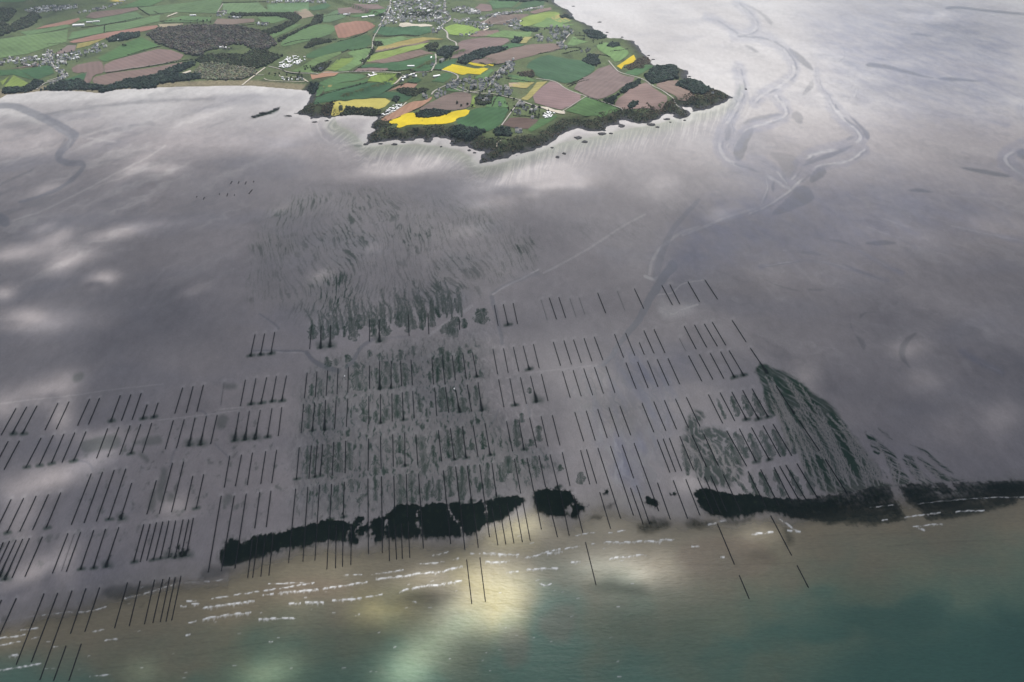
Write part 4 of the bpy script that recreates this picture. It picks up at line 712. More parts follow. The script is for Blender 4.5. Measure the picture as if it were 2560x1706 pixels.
        for t, cx, cy, rx, ry, a, k in G:
            ox_, oy_, s = TILES[t]; cx = ox_ + cx / s; cy = oy_ + cy / s; rx *= 1.15 / s; ry *= 1.35 / s; a = math.radians(a)
            u = (px - cx) * math.cos(a) + (py - cy) * math.sin(a); v = -(px - cx) * math.sin(a) + (py - cy) * math.cos(a)
            gs += k * np.exp(-(u / rx) ** 2 - (v / ry) ** 2)
        L += 1.42 * gs * np.clip(1 + 1.1 * fbm(gx / 130 + .3 * gy / 130, gy / 240, 4, 217), .25, 1.7)
        for t, cx, cy, rx, ry, a, k in [("R6", 1900, 250, 450, 160, 0, .2), ("R6", 1500, 640, 500, 80, 0, .15), ("R6", 2100, 700, 350, 200, 0, .05), ("L5", 1050, 450, 130, 40, -15, .5), ("L2", 1100, 690, 500, 40, 0, .12), ("O", 420, 800, 260, 130, -8, .06), ("L1", 250, 100, 400, 90, 0, .3), ("S2", 300, 440, 300, 70, 0, .2), ("S2", 1500, 450, 500, 70, 0, .2), ("S2", 150, 240, 150, 40, 0, .2), ("L1", 1700, 300, 500, 90, 0, .2)]:
            ox_, oy_, s = TILES[t]; cx = ox_ + cx / s; cy = oy_ + cy / s; rx /= s; ry /= s; a = math.radians(a)
            u = (px - cx) * math.cos(a) + (py - cy) * math.sin(a); v = -(px - cx) * math.sin(a) + (py - cy) * math.cos(a)
            L -= k * np.exp(-(u / rx) ** 2 - (v / ry) ** 2)
        out = smooth(0, 900, np.maximum(-px - 100, px - 2700)); L = L * (1 - out) + out * .45
        L += .10 * fbm(gx / 300, gy / 300, 4, 211)
        return np.clip(L, .015, .97)
    op = 1 - np.sqrt(sunshare(np.full(X.shape, CLOUD_Z)))
    th = 40 + 320 * op ** 1.5 * (1 + .5 * fbm(X / 400, Y / 400, 4, 213))
    zt = CLOUD_Z + th * .7; zb = CLOUD_Z - th * .15 + 20 * gn(X / 300, Y / 300, 215)
    opt, opb = 1 - np.sqrt(sunshare(zt)), 1 - np.sqrt(sunshare(zb))
    top = np.stack([X, Y, zt], -1).reshape(-1, 3); bot = np.stack([X, Y, zb], -1).reshape(-1, 3)
    n = len(top); R, K = X.shape; ii = np.arange(n, dtype=np.int32).reshape(R, K)
    qt = np.stack([ii[:-1, :-1], ii[:-1, 1:], ii[1:, 1:], ii[1:, :-1]], -1).reshape(-1, 4)
    rim = np.concatenate([ii[0, :], ii[1:, -1], ii[-1, -2::-1], ii[-2:0:-1, 0]]); rn = np.roll(rim, -1)
    fc = np.vstack([qt, qt[:, ::-1] + n, np.stack([rim + n, rn + n, rn, rim], -1)])
    m, N, Lk, b = mat("cloud_vapour"); N.remove(b); o_ = N["Material Output"]
    at = nd(N, "Attribute", attribute_name="thickness"); tr = nd(N, "BsdfTransparent"); tl = nd(N, "BsdfTranslucent"); tl.inputs[0].default_value = (.58, .58, .61, 1)
    df = nd(N, "BsdfDiffuse"); df.inputs[0].default_value = (.58, .58, .61, 1); m1 = nd(N, "MixShader"); m1.inputs[0].default_value = .4; Lk.new(tl.outputs[0], m1.inputs[1]); Lk.new(df.outputs[0], m1.inputs[2])
    m2 = nd(N, "MixShader"); Lk.new(at.outputs["Fac"], m2.inputs[0]); Lk.new(tr.outputs[0], m2.inputs[1]); Lk.new(m1.outputs[0], m2.inputs[2]); Lk.new(m2.outputs[0], o_.inputs[0])
    d = np.concatenate([opt.ravel(), opb.ravel()])
    obj("clouds", mesh_np("clouds", np.vstack([top, bot]), fc, [m], True, dict(thickness=d)), kind="stuff", label="broken deck of grey cloud drifting above the bay", category="cloud")
build_clouds()

# ------------------------------------------------------------------ haze: one box of thin air round the whole scene
def build_haze(density=5.0e-5):
    x0, x1, y0, y1, z0, z1 = -36000, 36000, -2500, 19000, -14, CAM_H + 40
    v = np.array([[x, y, z] for z in (z0, z1) for y in (y0, y1) for x in (x0, x1)], float)
    f = np.array([[0, 2, 3, 1], [4, 5, 7, 6], [0, 1, 5, 4], [2, 6, 7, 3], [0, 4, 6, 2], [1, 3, 7, 5]])
    m = bpy.data.materials.new("haze_air"); m.use_nodes = True; N = m.node_tree.nodes; N.remove(N["Principled BSDF"])
    pv = N.new("ShaderNodeVolumePrincipled"); pv.inputs["Color"].default_value = (.72, .86, 1.0, 1); pv.inputs["Density"].default_value = density; pv.inputs["Anisotropy"].default_value = .2
    m.node_tree.links.new(pv.outputs[0], N["Material Output"].inputs["Volume"])
    obj("haze", mesh_np("haze", v, f, [m], False), kind="stuff", label="thin blue haze filling the air over the bay", category="haze")

# ------------------------------------------------------------------ fields
def drape(name, pxy, mesh_mat, lift=.8, cell=26.0, **props):
    x, y, z = on_land(pxy[:, 0], pxy[:, 1])
    bm = bmesh.new(); vs = [bm.verts.new((a, b, 0)) for a, b in zip(x, y)]
    try: bm.faces.new(vs)
    except ValueError: bm.free(); return None
    bmesh.ops.triangulate(bm, faces=bm.faces[:])
    for _ in range(5):
        lg = [e for e in bm.edges if e.calc_length() > cell]
        if not lg: break
        bmesh.ops.subdivide_edges(bm, edges=lg, cuts=1); bmesh.ops.triangulate(bm, faces=[f for f in bm.faces if len(f.verts) > 3])
    co = np.array([v.co for v in bm.verts]); hz = height(co[:, 0], co[:, 1]) + lift
    for v, h in zip(bm.verts, hz): v.co.z = h
    for f in bm.faces:
        if f.normal.z < 0: f.normal_flip()
        f.smooth = True
    me = bpy.data.meshes.new(name); bm.to_mesh(me); bm.free(); me.materials.append(mesh_mat)
    return obj(name, me, **props)
def crop_material(name, rows, var, scale):
    m, N, L, b = mat(name); pos = nd(N, "NewGeometry").outputs["Position"]; oi = nd(N, "ObjectInfo")
    t = noise_tex(N, L, scale, 6, .62, pos); t2 = noise_tex(N, L, .008, 3, .5, pos)
    # drilled rows and tramlines run a different way in every field
    mp = nd(N, "Mapping"); cx = nd(N, "CombineXYZ"); rm = nd(N, "Math", operation='MULTIPLY'); L.new(oi.outputs["Random"], rm.inputs[0]); rm.inputs[1].default_value = 3.0; L.new(rm.outputs[0], cx.inputs[2])
    L.new(pos, mp.inputs["Vector"]); L.new(cx.outputs[0], mp.inputs["Rotation"])
    wv = nd(N, "TexWave", bands_direction='X'); wv.inputs["Scale"].default_value = .012; wv.inputs["Distortion"].default_value = 1.2; wv.inputs["Detail"].default_value = 3; wv.inputs["Detail Scale"].default_value = .3; L.new(mp.outputs[0], wv.inputs["Vector"])
    s1 = nd(N, "Math", operation='MULTIPLY_ADD'); L.new(wv.outputs["Fac"], s1.inputs[0]); s1.inputs[1].default_value = rows; L.new(t.outputs[0], s1.inputs[2])
    s2 = nd(N, "Math", operation='ADD'); L.new(s1.outputs[0], s2.inputs[0]); L.new(t2.outputs[0], s2.inputs[1])
    mr = nd(N, "MapRange"); L.new(s2.outputs[0], mr.inputs[0]); mr.inputs[1].default_value = .7; mr.inputs[2].default_value = 1.3 + rows; mr.inputs[3].default_value = 1 - var; mr.inputs[4].default_value = 1 + var
    mx = nd(N, "Mix", data_type='RGBA', blend_type='MULTIPLY'); mx.inputs[0].default_value = 1; cb = nd(N, "CombineColor"); [L.new(mr.outputs[0], cb.inputs[i]) for i in range(3)]
    L.new(oi.outputs["Color"], mx.inputs[6]); L.new(cb.outputs[0], mx.inputs[7]); L.new(mx.outputs[2], b.inputs["Base Color"]); b.inputs["Roughness"].default_value = .9; b.inputs["Specular IOR Level"].default_value = .12
    return m
M_GREEN = crop_material("cereal_green", .25, .28, .03); M_SOIL = crop_material("bare_soil", .35, .2, .02); M_RAPE = crop_material("rape_flower", .12, .14, .05)
KINDS = dict(g=("pasture_field", (.095, .155, .058), M_GREEN, "pale green pasture"), d=("wheat_field", (.038, .086, .038), M_GREEN, "deep green wheat field"), m=("barley_field", (.062, .12, .045), M_GREEN, "mid green barley field"),
             l=("meadow_field", (.15, .21, .05), M_GREEN, "bright yellow green meadow"), o=("stubble_field", (.24, .21, .075), M_GREEN, "olive yellow field"), y=("rape_field", (.44, .345, .014), M_RAPE, "bright yellow rape field"), u=("rape_field", (.36, .30, .075), M_RAPE, "dull yellow rape field"),
             b=("ploughed_field", (.150, .108, .096), M_SOIL, "brown ploughed field"), p=("ploughed_field", (.25, .145, .105), M_SOIL, "pinkish bare soil field"), t=("fallow_field", (.25, .205, .14), M_SOIL, "tan fallow field"), k=("ploughed_field", (.10, .065, .055), M_SOIL, "dark brown ploughed field"), e=("pasture_field", (.085, .14, .062), M_GREEN, "hazy grey green pasture"))
FIELDS = """
y L2 1365,515 1440,475 1710,510 1650,550 1500,550;y L2 1560,470 1575,462 1755,480 1740,492 1600,485;u L4 510,410 800,385 1115,380 1000,495 860,475 650,470 600,490 480,512 535,450
y L4 1070,600 1180,565 1190,545 1240,525 1325,520 1330,572 1560,562 1680,510 1870,483 1840,550 1730,575 1720,610 1600,635 1260,635 1180,670 1135,670 1165,625 1075,632;y L3 1005,490 1130,405 1145,440 1140,455 1060,480 1040,512
d L2 370,400 560,320 840,250 855,345 650,385 620,375 440,430 370,430;g L2 260,530 440,430 620,380 630,395 400,500 430,540;l L2 510,520 600,440 725,425 690,465 580,525;g L2 580,525 690,465 730,425 650,385 860,350 840,400 780,470 720,500 680,525
g L2 870,290 1070,268 1110,285 1225,275 905,345;o L2 880,372 900,346 1230,276 1390,290 1260,298 950,368;b L2 875,387 880,374 1260,300 1280,306 960,374;l L2 870,395 1000,372 1275,310 1250,350 1090,390 850,460 800,455;b L2 810,465 1090,392 1210,367 1310,395 1150,430 950,470
d L2 735,500 790,475 960,472 1200,432 1310,400 1320,460 1290,525 1150,530 980,520 975,502;b L2 705,530 740,505 970,502 970,522;d L2 1320,450 1480,432 1460,475 1360,513 1310,510;b L2 1410,430 1490,350 1480,310 1600,285 1740,277 1890,290 1790,350 1620,385 1480,433
d L2 1790,350 1880,320 1980,325 1940,345 1840,365;b L2 1560,465 1640,430 1900,357 2000,327 2200,320 2260,345 2240,370 1960,430 1850,462 1750,478;g L2 1660,265 1820,225 2030,235 2020,270 1890,285 1750,275;l L2 1385,205 1480,177 1660,205 1660,220 1550,265 1420,255;b L2 1560,270 1640,230 1780,222 1790,240 1680,268
d L2 855,240 890,205 1280,198 1285,240 1200,263 950,265;p L2 570,180 790,150 880,185 870,205 800,240 610,295 590,240;g L2 170,330 250,260 370,190 565,177 590,240 440,290 210,348;b L2 600,65 700,40 900,35 950,65 610,105;m L2 690,120 950,67 960,85 930,105 720,130;e L2 430,80 500,125 600,70 610,107 690,120 500,180 480,130
d L2 370,60 520,25 550,45 510,70 410,80;t L2 300,85 370,65 430,120 340,140;k L2 265,90 300,80 345,105 300,112;g L2 10,130 200,120 250,140 130,175 60,170;g L2 85,260 210,190 340,180 250,230 110,290;e L2 80,30 380,20 350,65 250,100 90,100
p L2 400,550 610,537 580,560 420,605;m L2 615,545 810,548 800,580 640,610 450,640 460,610 600,560;l L2 820,600 870,542 1060,540 1000,600;d L2 440,715 700,625 830,615 1050,605 960,670 870,720 700,735 560,745 400,780 440,740;m L2 450,642 640,612 820,582 820,602 640,650 440,713
p L2 970,675 1090,610 1190,620 1160,650 1060,650;d L2 1110,600 1180,570 1220,590 1180,615;d L2 1290,600 1370,545 1450,540 1420,585 1380,610;d L2 860,720 960,680 1040,680 1160,710 1080,755 1010,723;p L4 985,580 1200,462 1290,410 1420,405 1500,355 1480,400 1400,450 1300,500 1150,568 1060,600 1000,605
b L4 1350,500 1400,460 1660,322 1870,320 1880,400 1850,478 1670,500 1560,486;d L4 1740,572 1842,552 1872,485 2100,465 2250,480 2220,530 2160,650 2000,720 1810,690 1730,620;k L5 185,550 250,490 490,505 440,570 400,580;m L5 400,590 500,502 640,467 650,480 430,610;b L5 402,345 570,182 640,185 720,250 888,310 708,423 640,415
o L5 345,335 480,190 568,180 400,345;m L5 720,430 892,314 1075,372 1180,415 1020,480 880,470;d L3 320,490 480,400 600,430 760,450 870,495 760,580 640,620 560,600 410,570 400,520;b L3 655,640 940,465 1000,522 1060,562 1160,572 1050,650 890,738 800,713;b L5 1120,390 1180,300 1380,182 1430,217 1470,247 1600,322 1500,405 1400,413 1200,413
b L5 1457,213 1560,180 1690,170 1640,210 1830,295 1700,338 1560,265;g L3 840,350 900,310 1000,330 1080,370 1100,400 1000,470 960,420;d L3 1060,545 1090,525 1290,490 1310,500 1150,560;g L3 380,195 520,117 680,155 600,180 700,185 590,200;l L3 270,150 420,100 540,85 600,105 520,130 370,193 310,200;o L3 515,130 580,107 670,155 580,170
o L3 285,320 330,275 385,275 340,320;b L3 0,170 130,110 350,105 360,115 180,185 20,175;b L3 360,90 520,55 530,75 400,105;d L3 250,70 330,10 480,-8 470,40;m L3 100,70 60,10 300,8 230,60;b L3 -40,60 0,30 80,40 90,80 0,90;g L3 640,330 690,270 720,290 800,310 690,340
b L1 630,130 670,95 1010,55 1020,75 900,105 700,140;p L1 260,215 330,190 580,135 590,150 520,180;e L1 0,290 190,265 500,220 490,310 200,400 0,430;e L1 500,290 530,240 780,190 780,240 520,290;e L1 770,235 783,190 1180,110 1170,160 900,225;e L1 600,150 700,142 1000,90 1060,130 720,190
p L1 490,310 720,255 1150,182 1170,205 1040,235 790,280 560,320;t L1 1165,180 1350,175 1320,205 1190,220;e L1 1020,60 1450,10 1640,-6 1600,100 1300,90 1100,110;e L1 1640,30 1900,20 1980,90 1760,110 1640,100;e L1 1970,30 2270,20 2270,80 2100,110 1990,100;b L1 1570,180 1600,140 1870,140 1870,165 1700,185
o L1 560,360 570,325 780,285 650,340;b L1 400,400 500,335 560,335 550,375 440,400;m L1 720,430 900,330 1040,275 1170,340 950,410 770,460;b L1 765,520 770,465 1020,397 1210,352 1400,425 1100,490 780,540;b L1 520,490 720,447 760,470 768,540 690,550 660,620 610,620 640,530 540,545
b L1 670,615 700,555 1100,503 1420,445 1200,520 1150,545 940,585 780,635;d L1 460,595 640,532 600,625 480,610;d L1 150,520 370,480 400,540 270,590;l L1 30,640 100,555 220,620 150,660;b L1 80,510 290,470 280,490 90,510;d L1 0,520 140,512 250,590 100,553 0,560;u L1 800,10 920,-8 910,15 850,15;m L1 1060,-10 1230,-10 1110,45 860,60
g L1 560,160 630,140 640,150 600,165;e L1 150,240 500,180 520,200 200,262;e L1 1250,140 1350,120 1560,130 1540,160 1200,165;l L1 0,600 30,590 70,560 20,630;m L5 280,130 390,150 450,165 420,185 250,190;o L5 250,210 330,190 460,190 440,205 300,225;d L5 230,140 250,125 400,170 380,180
t L4 2240,230 2353,225 2353,260 2250,270;m L4 1630,300 1640,280 1790,285 1800,315 1700,315;l L4 1870,460 1890,360 1920,350 1900,440 1920,470;m L4 2010,460 2100,360 2200,370 2240,470;o L4 420,255 520,245 510,270 430,275;m L2 1600,580 1730,510 1750,520 1690,590;g L2 1870,580 1990,560 2060,600 1960,610;o L2 1860,620 2040,610 1990,650 1880,640
e O -300,60 -20,60 -20,110 -300,130;m O -300,10 0,-30 120,-30 60,5;e O 300,-12 600,-40 700,-10 420,-4;g O 700,-12 900,-45 1100,-40 1000,-10;b O 1100,-12 1250,-40 1330,-20 1200,-8
"""
for ent in FIELDS.replace('\n', ';').split(';'):
    ent = ent.strip()
    if not ent: continue
    k, pts = ent[0], ent[2:]; nm, col, mm, lab = KINDS[k]
    p = P(pts); p = p + RNG.normal(0, .25, p.shape)
    o = drape(nm, chaikin(p, 1, True) if len(p) > 6 else p, mm, 1.6, kind="structure", label=lab)
    if o:
        j = 1 + RNG.uniform(-.14, .14); o.color = (col[0] * j * (1 + RNG.uniform(-.06, .06)), col[1] * j, col[2] * j * (1 + RNG.uniform(-.1, .1)), 1)

# ------------------------------------------------------------------ roads
M_ROAD = simple("pale_road", (.30, .28, .25), .9, .15, .2); M_TRACK = simple("sandy_track", (.42, .38, .31), .95, .2, .1)
def ribbon(name, s, width, mt, lift, **props):
    p = chaikin(P(s), 2); x, y, z = on_land(p[:, 0], p[:, 1]); q = np.stack([x, y], 1)
    L = np.concatenate([[0], np.cumsum(np.hypot(*np.diff(q, axis=0).T))]); n = max(3, int(L[-1] / 12))
    q = np.stack([np.interp(np.linspace(0, L[-1], n), L, q[:, i]) for i in (0, 1)], 1)
    t = np.gradient(q, axis=0); t /= np.hypot(*t.T)[:, None] + 1e-9; nn = np.stack([-t[:, 1], t[:, 0]], 1) * width / 2
    a, b = q + nn, q - nn; z = height(q[:, 0], q[:, 1])
    v = np.vstack([np.column_stack([a, np.maximum(height(a[:, 0], a[:, 1]), z) + lift]), np.column_stack([b, np.maximum(height(b[:, 0], b[:, 1]), z) + lift])])
    i = np.arange(n - 1); f = np.stack([i + n, i + n + 1, i + 1, i], 1)
    return obj(name, mesh_np(name, v, f, [mt]), kind="structure", **props)
ROADS = ["L2 -40,555 60,555|5", "L2 90,490 180,510 230,535 400,545 680,530 850,530 1100,540 1290,530|6", "L2 1290,525 1310,490 1325,430 1320,400|7", "L2 1365,518 1440,535 1490,560 1480,590 1400,630 1310,670 1290,700|7", "L2 910,190 960,110 990,50 990,-20|9", "L2 1475,340 1470,310 1405,292 1410,240 1370,215 1360,190 1430,150 1430,130 1385,95 1395,30 1375,-20|9",
         "L5 330,345 560,420 710,450|7", "L5 330,345 250,460 180,555|5", "L5 470,160 640,180 720,250 890,310 1050,360 1200,415|5", "L5 710,425 890,310|4", "L5 1080,10 1130,70 1170,110 1330,150 1400,180 1440,220 1530,255 1620,325 1685,355|6", "L3 600,330 650,260 690,230|6", "L2 780,470 860,370 855,290 920,190|5", "L1 380,370 370,450 420,530|8", "L1 270,660 330,610 430,590 500,540|7", "L2 1490,640 1600,690 1740,690 1850,715 1950,740|5",
         "L2 1420,640 1550,690 1700,660 1760,560 1860,480|5", "L2 1690,600 1760,550 1800,500|5", "L1 1600,90 1640,30|5", "L1 350,600 440,570 500,545|7", "L3 180,190 290,185|4", "L3 0,190 100,110 330,75 480,45|5", "L2 1660,220 1780,160 1950,150|4", "L5 700,425 720,460 640,430 560,400|6", "L1 760,530 1000,500 1420,437|3"]
for s in ROADS: a, wd = s.split('|'); ribbon("road", a, float(wd), M_ROAD, 2.2, label="pale country road between the fields")
for s in ["L4 980,570 1060,545 1200,460 1240,420|6", "L1 1780,632 1830,590 1880,552 1950,500|9", "L2 60,580 80,595 200,600 380,607 340,575 300,570 180,572 170,555|4", "L2 340,575 385,607|5", "L4 2125,860 2120,820 2170,790|3", "L2 1010,590 1070,545|9", "L2 820,570 880,540|6"]:
    a, wd = s.split('|'); ribbon("track", a, float(wd), M_TRACK, 2.4, label="sandy track")
for s in ["L2 1050,195 1060,175 1240,180 1300,190 1290,198 1080,205", "L1 1310,550 1400,520 1410,530 1330,555", "L5 500,395 560,400 620,425 700,435 715,460 660,455 560,425", "L1 1225,125 1300,95 1310,100 1235,127", "L3 20,225 60,210 70,215 30,230"]:
    drape("yard", P(s), M_TRACK, 2.8, 26, kind="structure", label="bare pale ground")

# ------------------------------------------------------------------ woods, scrub, hedges and trees
def ico_base(sub, jitter, seed, flat=1.0):
    bm = bmesh.new(); bmesh.ops.create_icosphere(bm, subdivisions=sub, radius=1); r = np.random.default_rng(seed)
    v = np.array([p.co for p in bm.verts]); f = np.array([[p.index for p in q.verts] for q in bm.faces]); bm.free()
    v *= (1 + jitter * r.uniform(-1, 1, len(v)))[:, None]; v[:, 2] = v[:, 2] * flat
    return v, f
CROWNS = [ico_base(2, .30, 300 + i, .85) for i in range(6)]; CLUMPS = [ico_base(1, .35, 330 + i, .8) for i in range(5)]
def leaf_material(name, col):
    m, N, L, b = mat(name); a = nd(N, "Attribute", attribute_name="tint"); pos = nd(N, "NewGeometry").outputs["Position"]
    t = noise_tex(N, L, .6, 3, .6, pos); mr = nd(N, "MapRange"); L.new(t.outputs[0], mr.inputs[0]); mr.inputs[1].default_value = .3; mr.inputs[2].default_value = .7; mr.inputs[3].default_value = .65; mr.inputs[4].default_value = 1.35
    mx = nd(N, "Mix", data_type='RGBA', blend_type='MULTIPLY'); mx.inputs[0].default_value = 1; cb = nd(N, "CombineColor"); [L.new(mr.outputs[0], cb.inputs[i]) for i in range(3)]
    L.new(a.outputs["Color"], mx.inputs[6]); L.new(cb.outputs[0], mx.inputs[7]); L.new(mx.outputs[2], b.inputs["Base Color"]); b.inputs["Roughness"].default_value = .9; b.inputs["Specular IOR Level"].default_value = .1
    return m
M_LEAF = leaf_material("foliage", None); M_BARK = simple("bark", (.06, .05, .04), .95, .3, 1.0)
def clump_mesh(name, xyz, rad, cols, base=CROWNS, rg=RNG):
    V, F, T = [], [], []; n = 0
    for (x, y, z), r, c in zip(xyz, rad, cols):
        v, f = base[rg.integers(len(base))]; a = rg.uniform(0, 6.28); ca, sa = math.cos(a), math.sin(a)
        q = np.stack([v[:, 0] * ca - v[:, 1] * sa, v[:, 0] * sa + v[:, 1] * ca, v[:, 2]], 1) * (r * rg.uniform(.85, 1.15, 3)) + (x, y, z)
        V.append(q); F.append(f + n); n += len(v); T.append(np.tile(c, (len(v), 1)))
    return mesh_np(name, np.vstack(V), np.vstack(F), [M_LEAF], False, dict(tint=np.vstack(T)))
def scatter(poly_px, step, rg=RNG):
    x, y, z = on_land(poly_px[:, 0], poly_px[:, 1]); pw = np.stack([x, y], 1)
    gx, gy = np.meshgrid(np.arange(x.min(), x.max() + step, step), np.arange(y.min(), y.max() + step, step))
    gx = gx.ravel() + rg.uniform(-.45, .45, gx.size) * step; gy = gy.ravel() + rg.uniform(-.45, .45, gy.size) * step
    k = inside(gx + 8 * gn(gx / 25, gy / 25, 401), gy + 8 * gn(gx / 25, gy / 25, 403), pw)
    return gx[k], gy[k]
WOODCOL = dict(dark=(.031, .044, .034), grey=(.088, .080, .066), green=(.045, .062, .024), mix=(.042, .050, .027), pale=(.16, .16, .11), brown=(.070, .056, .038))
def wood(s, kind, step, r, label, thin=0):
    gx, gy = scatter(P(s), step)
    if thin: k = RNG.uniform(size=gx.size) > thin; gx, gy = gx[k], gy[k]
    if not len(gx): return
    rad = r * RNG.uniform(.65, 1.3, gx.size); z = height(gx, gy) + rad * .75; c0 = np.array(WOODCOL[kind])
    cols = c0 * (1 + RNG.uniform(-.45, .6, (gx.size, 1))) * (1 + .45 * np.clip(fbm(gx / 70, gy / 70, 3, 421), -.9, 1.2))[:, None] * (1 + RNG.uniform(-.14, .14, (gx.size, 3)))
    obj("wood", clump_mesh("wood", np.stack([gx, gy, z], 1), rad, cols, CROWNS if r > 4 else CLUMPS), kind="stuff", label=label, category="wood")
WOODS = [("L1 1080,260 1180,210 1500,188 1720,192 1900,230 2010,290 2030,330 1960,370 1860,370 1800,330 1700,330 1600,360 1500,380 1500,410 1410,410 1340,385 1230,345 1150,310", "grey", 8.5, 6.2, "broad bare grey brown woodland in the valley behind the beach"), ("L1 1430,440 1500,415 1640,400 1800,405 1860,375 1960,372 1990,400 2050,402 2070,420 1960,485 1870,505 1700,480 1560,458 1480,468", "mix", 8, 5.6, "lower end of the valley wood beside the tan field"),
    ("L1 720,685 760,650 930,590 1130,560 1210,520 1280,490 1440,455 1430,480 1310,535 1300,552 1480,545 1480,580 1160,620 1150,648 1030,655 940,645 830,662", "dark", 8, 6, "dark wood along the top of the long beach"), ("L1 1410,548 1480,470 1560,460 1880,510 1880,550 1780,588 1600,590 1480,585", "pale", 8, 4.6, "pale budding trees behind the dunes"), ("L1 300,664 480,600 580,590 640,625 760,632 720,660 500,664", "dark", 8, 6, "dark wood above the beach beside the stream mouth"), ("L1 20,690 40,650 170,650 260,590 330,600 290,650 200,678 110,690", "dark", 8, 5.5, "dark wood over the left end of the beach"),
    ("L2 1330,390 1370,350 1490,355 1490,385 1400,415 1340,412", "dark", 7.5, 6, "square dark conifer wood by the crossroads"), ("L2 1475,460 1520,415 1740,350 1850,353 1800,385 1580,450 1540,475", "dark", 7.5, 6, "long dark conifer belt between two brown fields"), ("L4 1332,562 1345,520 1400,500 1560,490 1670,508 1640,530 1550,560 1400,575", "dark", 7, 5, "dark copse inside the front yellow field"), ("L4 600,482 650,467 860,477 1000,500 1000,540 930,550 700,535 600,540", "mix", 7, 4.6, "tree belt between the dull yellow field and the cove"),
    ("L5 1380,140 1420,100 1500,62 1600,52 1655,80 1665,155 1560,180 1450,200 1400,170", "dark", 7.5, 6, "dark wood over the eastern shore"), ("L5 1640,210 1690,180 1800,177 1870,200 1890,240 1960,258 1890,288 1800,288 1700,240", "dark", 7.5, 6, "dark wood near the tip of the point"), ("L5 1175,265 1240,210 1340,165 1355,185 1310,230 1210,285", "dark", 7, 4.6, "narrow dark thicket between two brown fields"), ("L5 1040,340 1170,290 1110,378 1070,360", "dark", 7, 4.6, "small triangular thicket below the lane"), ("L5 1240,402 1270,355 1330,345 1335,372 1280,410", "dark", 7, 4.5, "round dark copse in the brown field"),
    ("L5 100,610 160,565 250,570 270,640 150,640", "dark", 7.5, 5.5, "dark copse beside the white house on the cliff"), ("L3 940,342 960,316 1020,316 1030,340 980,354", "dark", 7, 5, "round copse in the pale green pasture"), ("L3 300,215 330,202 440,216 420,235 330,235", "dark", 7, 5, "flat dark copse left of the eastern hamlet"), ("L3 230,308 260,278 310,282 300,315 250,320", "dark", 7, 5, "small dark copse by the olive patch"), ("L3 745,450 790,405 860,412 880,470 830,488", "dark", 7, 5, "dark copse above the big brown field"), ("L3 760,230 860,227 930,270 920,288 800,280", "dark", 7, 5, "dark wood on the eastern slope"), ("L3 590,122 660,127 700,148 600,138", "dark", 7, 5, "thin dark wood at the yellow green field"),
    ("L2 0,105 280,100 330,130 320,155 200,225 100,262 20,262 0,240 150,205 270,150 150,120 0,120", "mix", 8.5, 5.5, "wooded stream bank running down the valley"), ("L2 150,300 200,270 400,178 440,120 490,115 490,165 350,215 180,310", "mix", 8.5, 5.5, "second wooded bank along the valley"), ("L1 790,290 900,250 1030,240 1030,270 930,300 800,310", "dark", 7.5, 5.5, "dark trees at the end of the hillside village"), ("L1 80,200 130,160 250,92 300,130 220,200 130,225 0,272 -60,250 0,150", "mix", 10, 6.5, "far hazy woodland on the hills"), ("L1 -200,120 0,60 120,80 60,160 -200,200", "mix", 11, 7, "far blue woodland at the edge of the hills"),
    ("L4 270,300 300,225 370,222 372,300 330,335 290,330", "dark", 7, 5, "dark trees over the end of the beach"), ("L4 1910,402 1950,352 2080,352 2080,420 2000,450 1930,440", "mix", 8, 5, "garden trees south of the village"), ("L4 1140,300 1200,280 1460,292 1450,340 1220,350", "mix", 8, 5, "garden trees west of the village"), ("L4 1110,400 1130,362 1170,372 1150,420", "dark", 6, 5, "tall dark clump beside the caravan lane"), ("L4 1660,702 1740,642 1990,682 2000,710 1830,760 1700,760", "dark", 7.5, 5, "dark thicket on the front cliff"), ("L2 750,450 800,440 870,345 860,400 800,468", "mix", 7, 4, "bushy bank beside the winding lane"),
    ("L2 410,520 440,480 560,450 540,480 500,520 450,530", "mix", 8, 4.5, "scattered trees on the green slope"), ("L2 860,310 900,300 940,325 930,340 870,340", "mix", 7, 4, "small spinney at the road bend"), ("L2 360,350 420,290 540,290 560,310 440,335 380,355", "mix", 8, 5, "spinney round the valley farm"), ("L2 1240,350 1280,320 1340,315 1330,375 1280,380", "mix", 8, 4.6, "trees round the lone farm"), ("L2 1080,110 1150,95 1370,100 1360,120 1100,130", "mix", 9, 5, "trees below the town"), ("L1 1700,100 2130,95 2200,120 2100,120 1900,118 1700,118", "mix", 8, 4.6, "line of trees along the far lane"), ("L3 1060,500 1140,450 1230,420 1260,470 1200,500 1090,515", "brown", 7, 3.6, "brown scrub above the eastern shore"), ("L5 320,110 440,90 470,140 420,150 330,135", "brown", 7, 3.8, "brown scrub at the village edge"),
    ("L2 0,-60 120,-40 400,-45 420,-20 100,-12", "mix", 12, 7, "far trees on the skyline hills"), ("L2 1640,-10 1900,-60 2100,-70 2150,20 1800,10", "mix", 11, 6, "far woods beyond the town"), ("L5 1390,360 1500,400 1620,330 1660,370 1560,440 1440,450", "brown", 7, 3.2, "brown heath above the rocky cove"), ("L4 400,450 520,410 510,500 420,500", "brown", 6.5, 3.0, "brown scrub at the corner of the dull yellow field"), ("L3 1480,700 1600,680 1680,650 1760,680 1700,730 1560,740", "brown", 7, 2.8, "heath on the tip of the point")]
for a in WOODS: wood(*a)
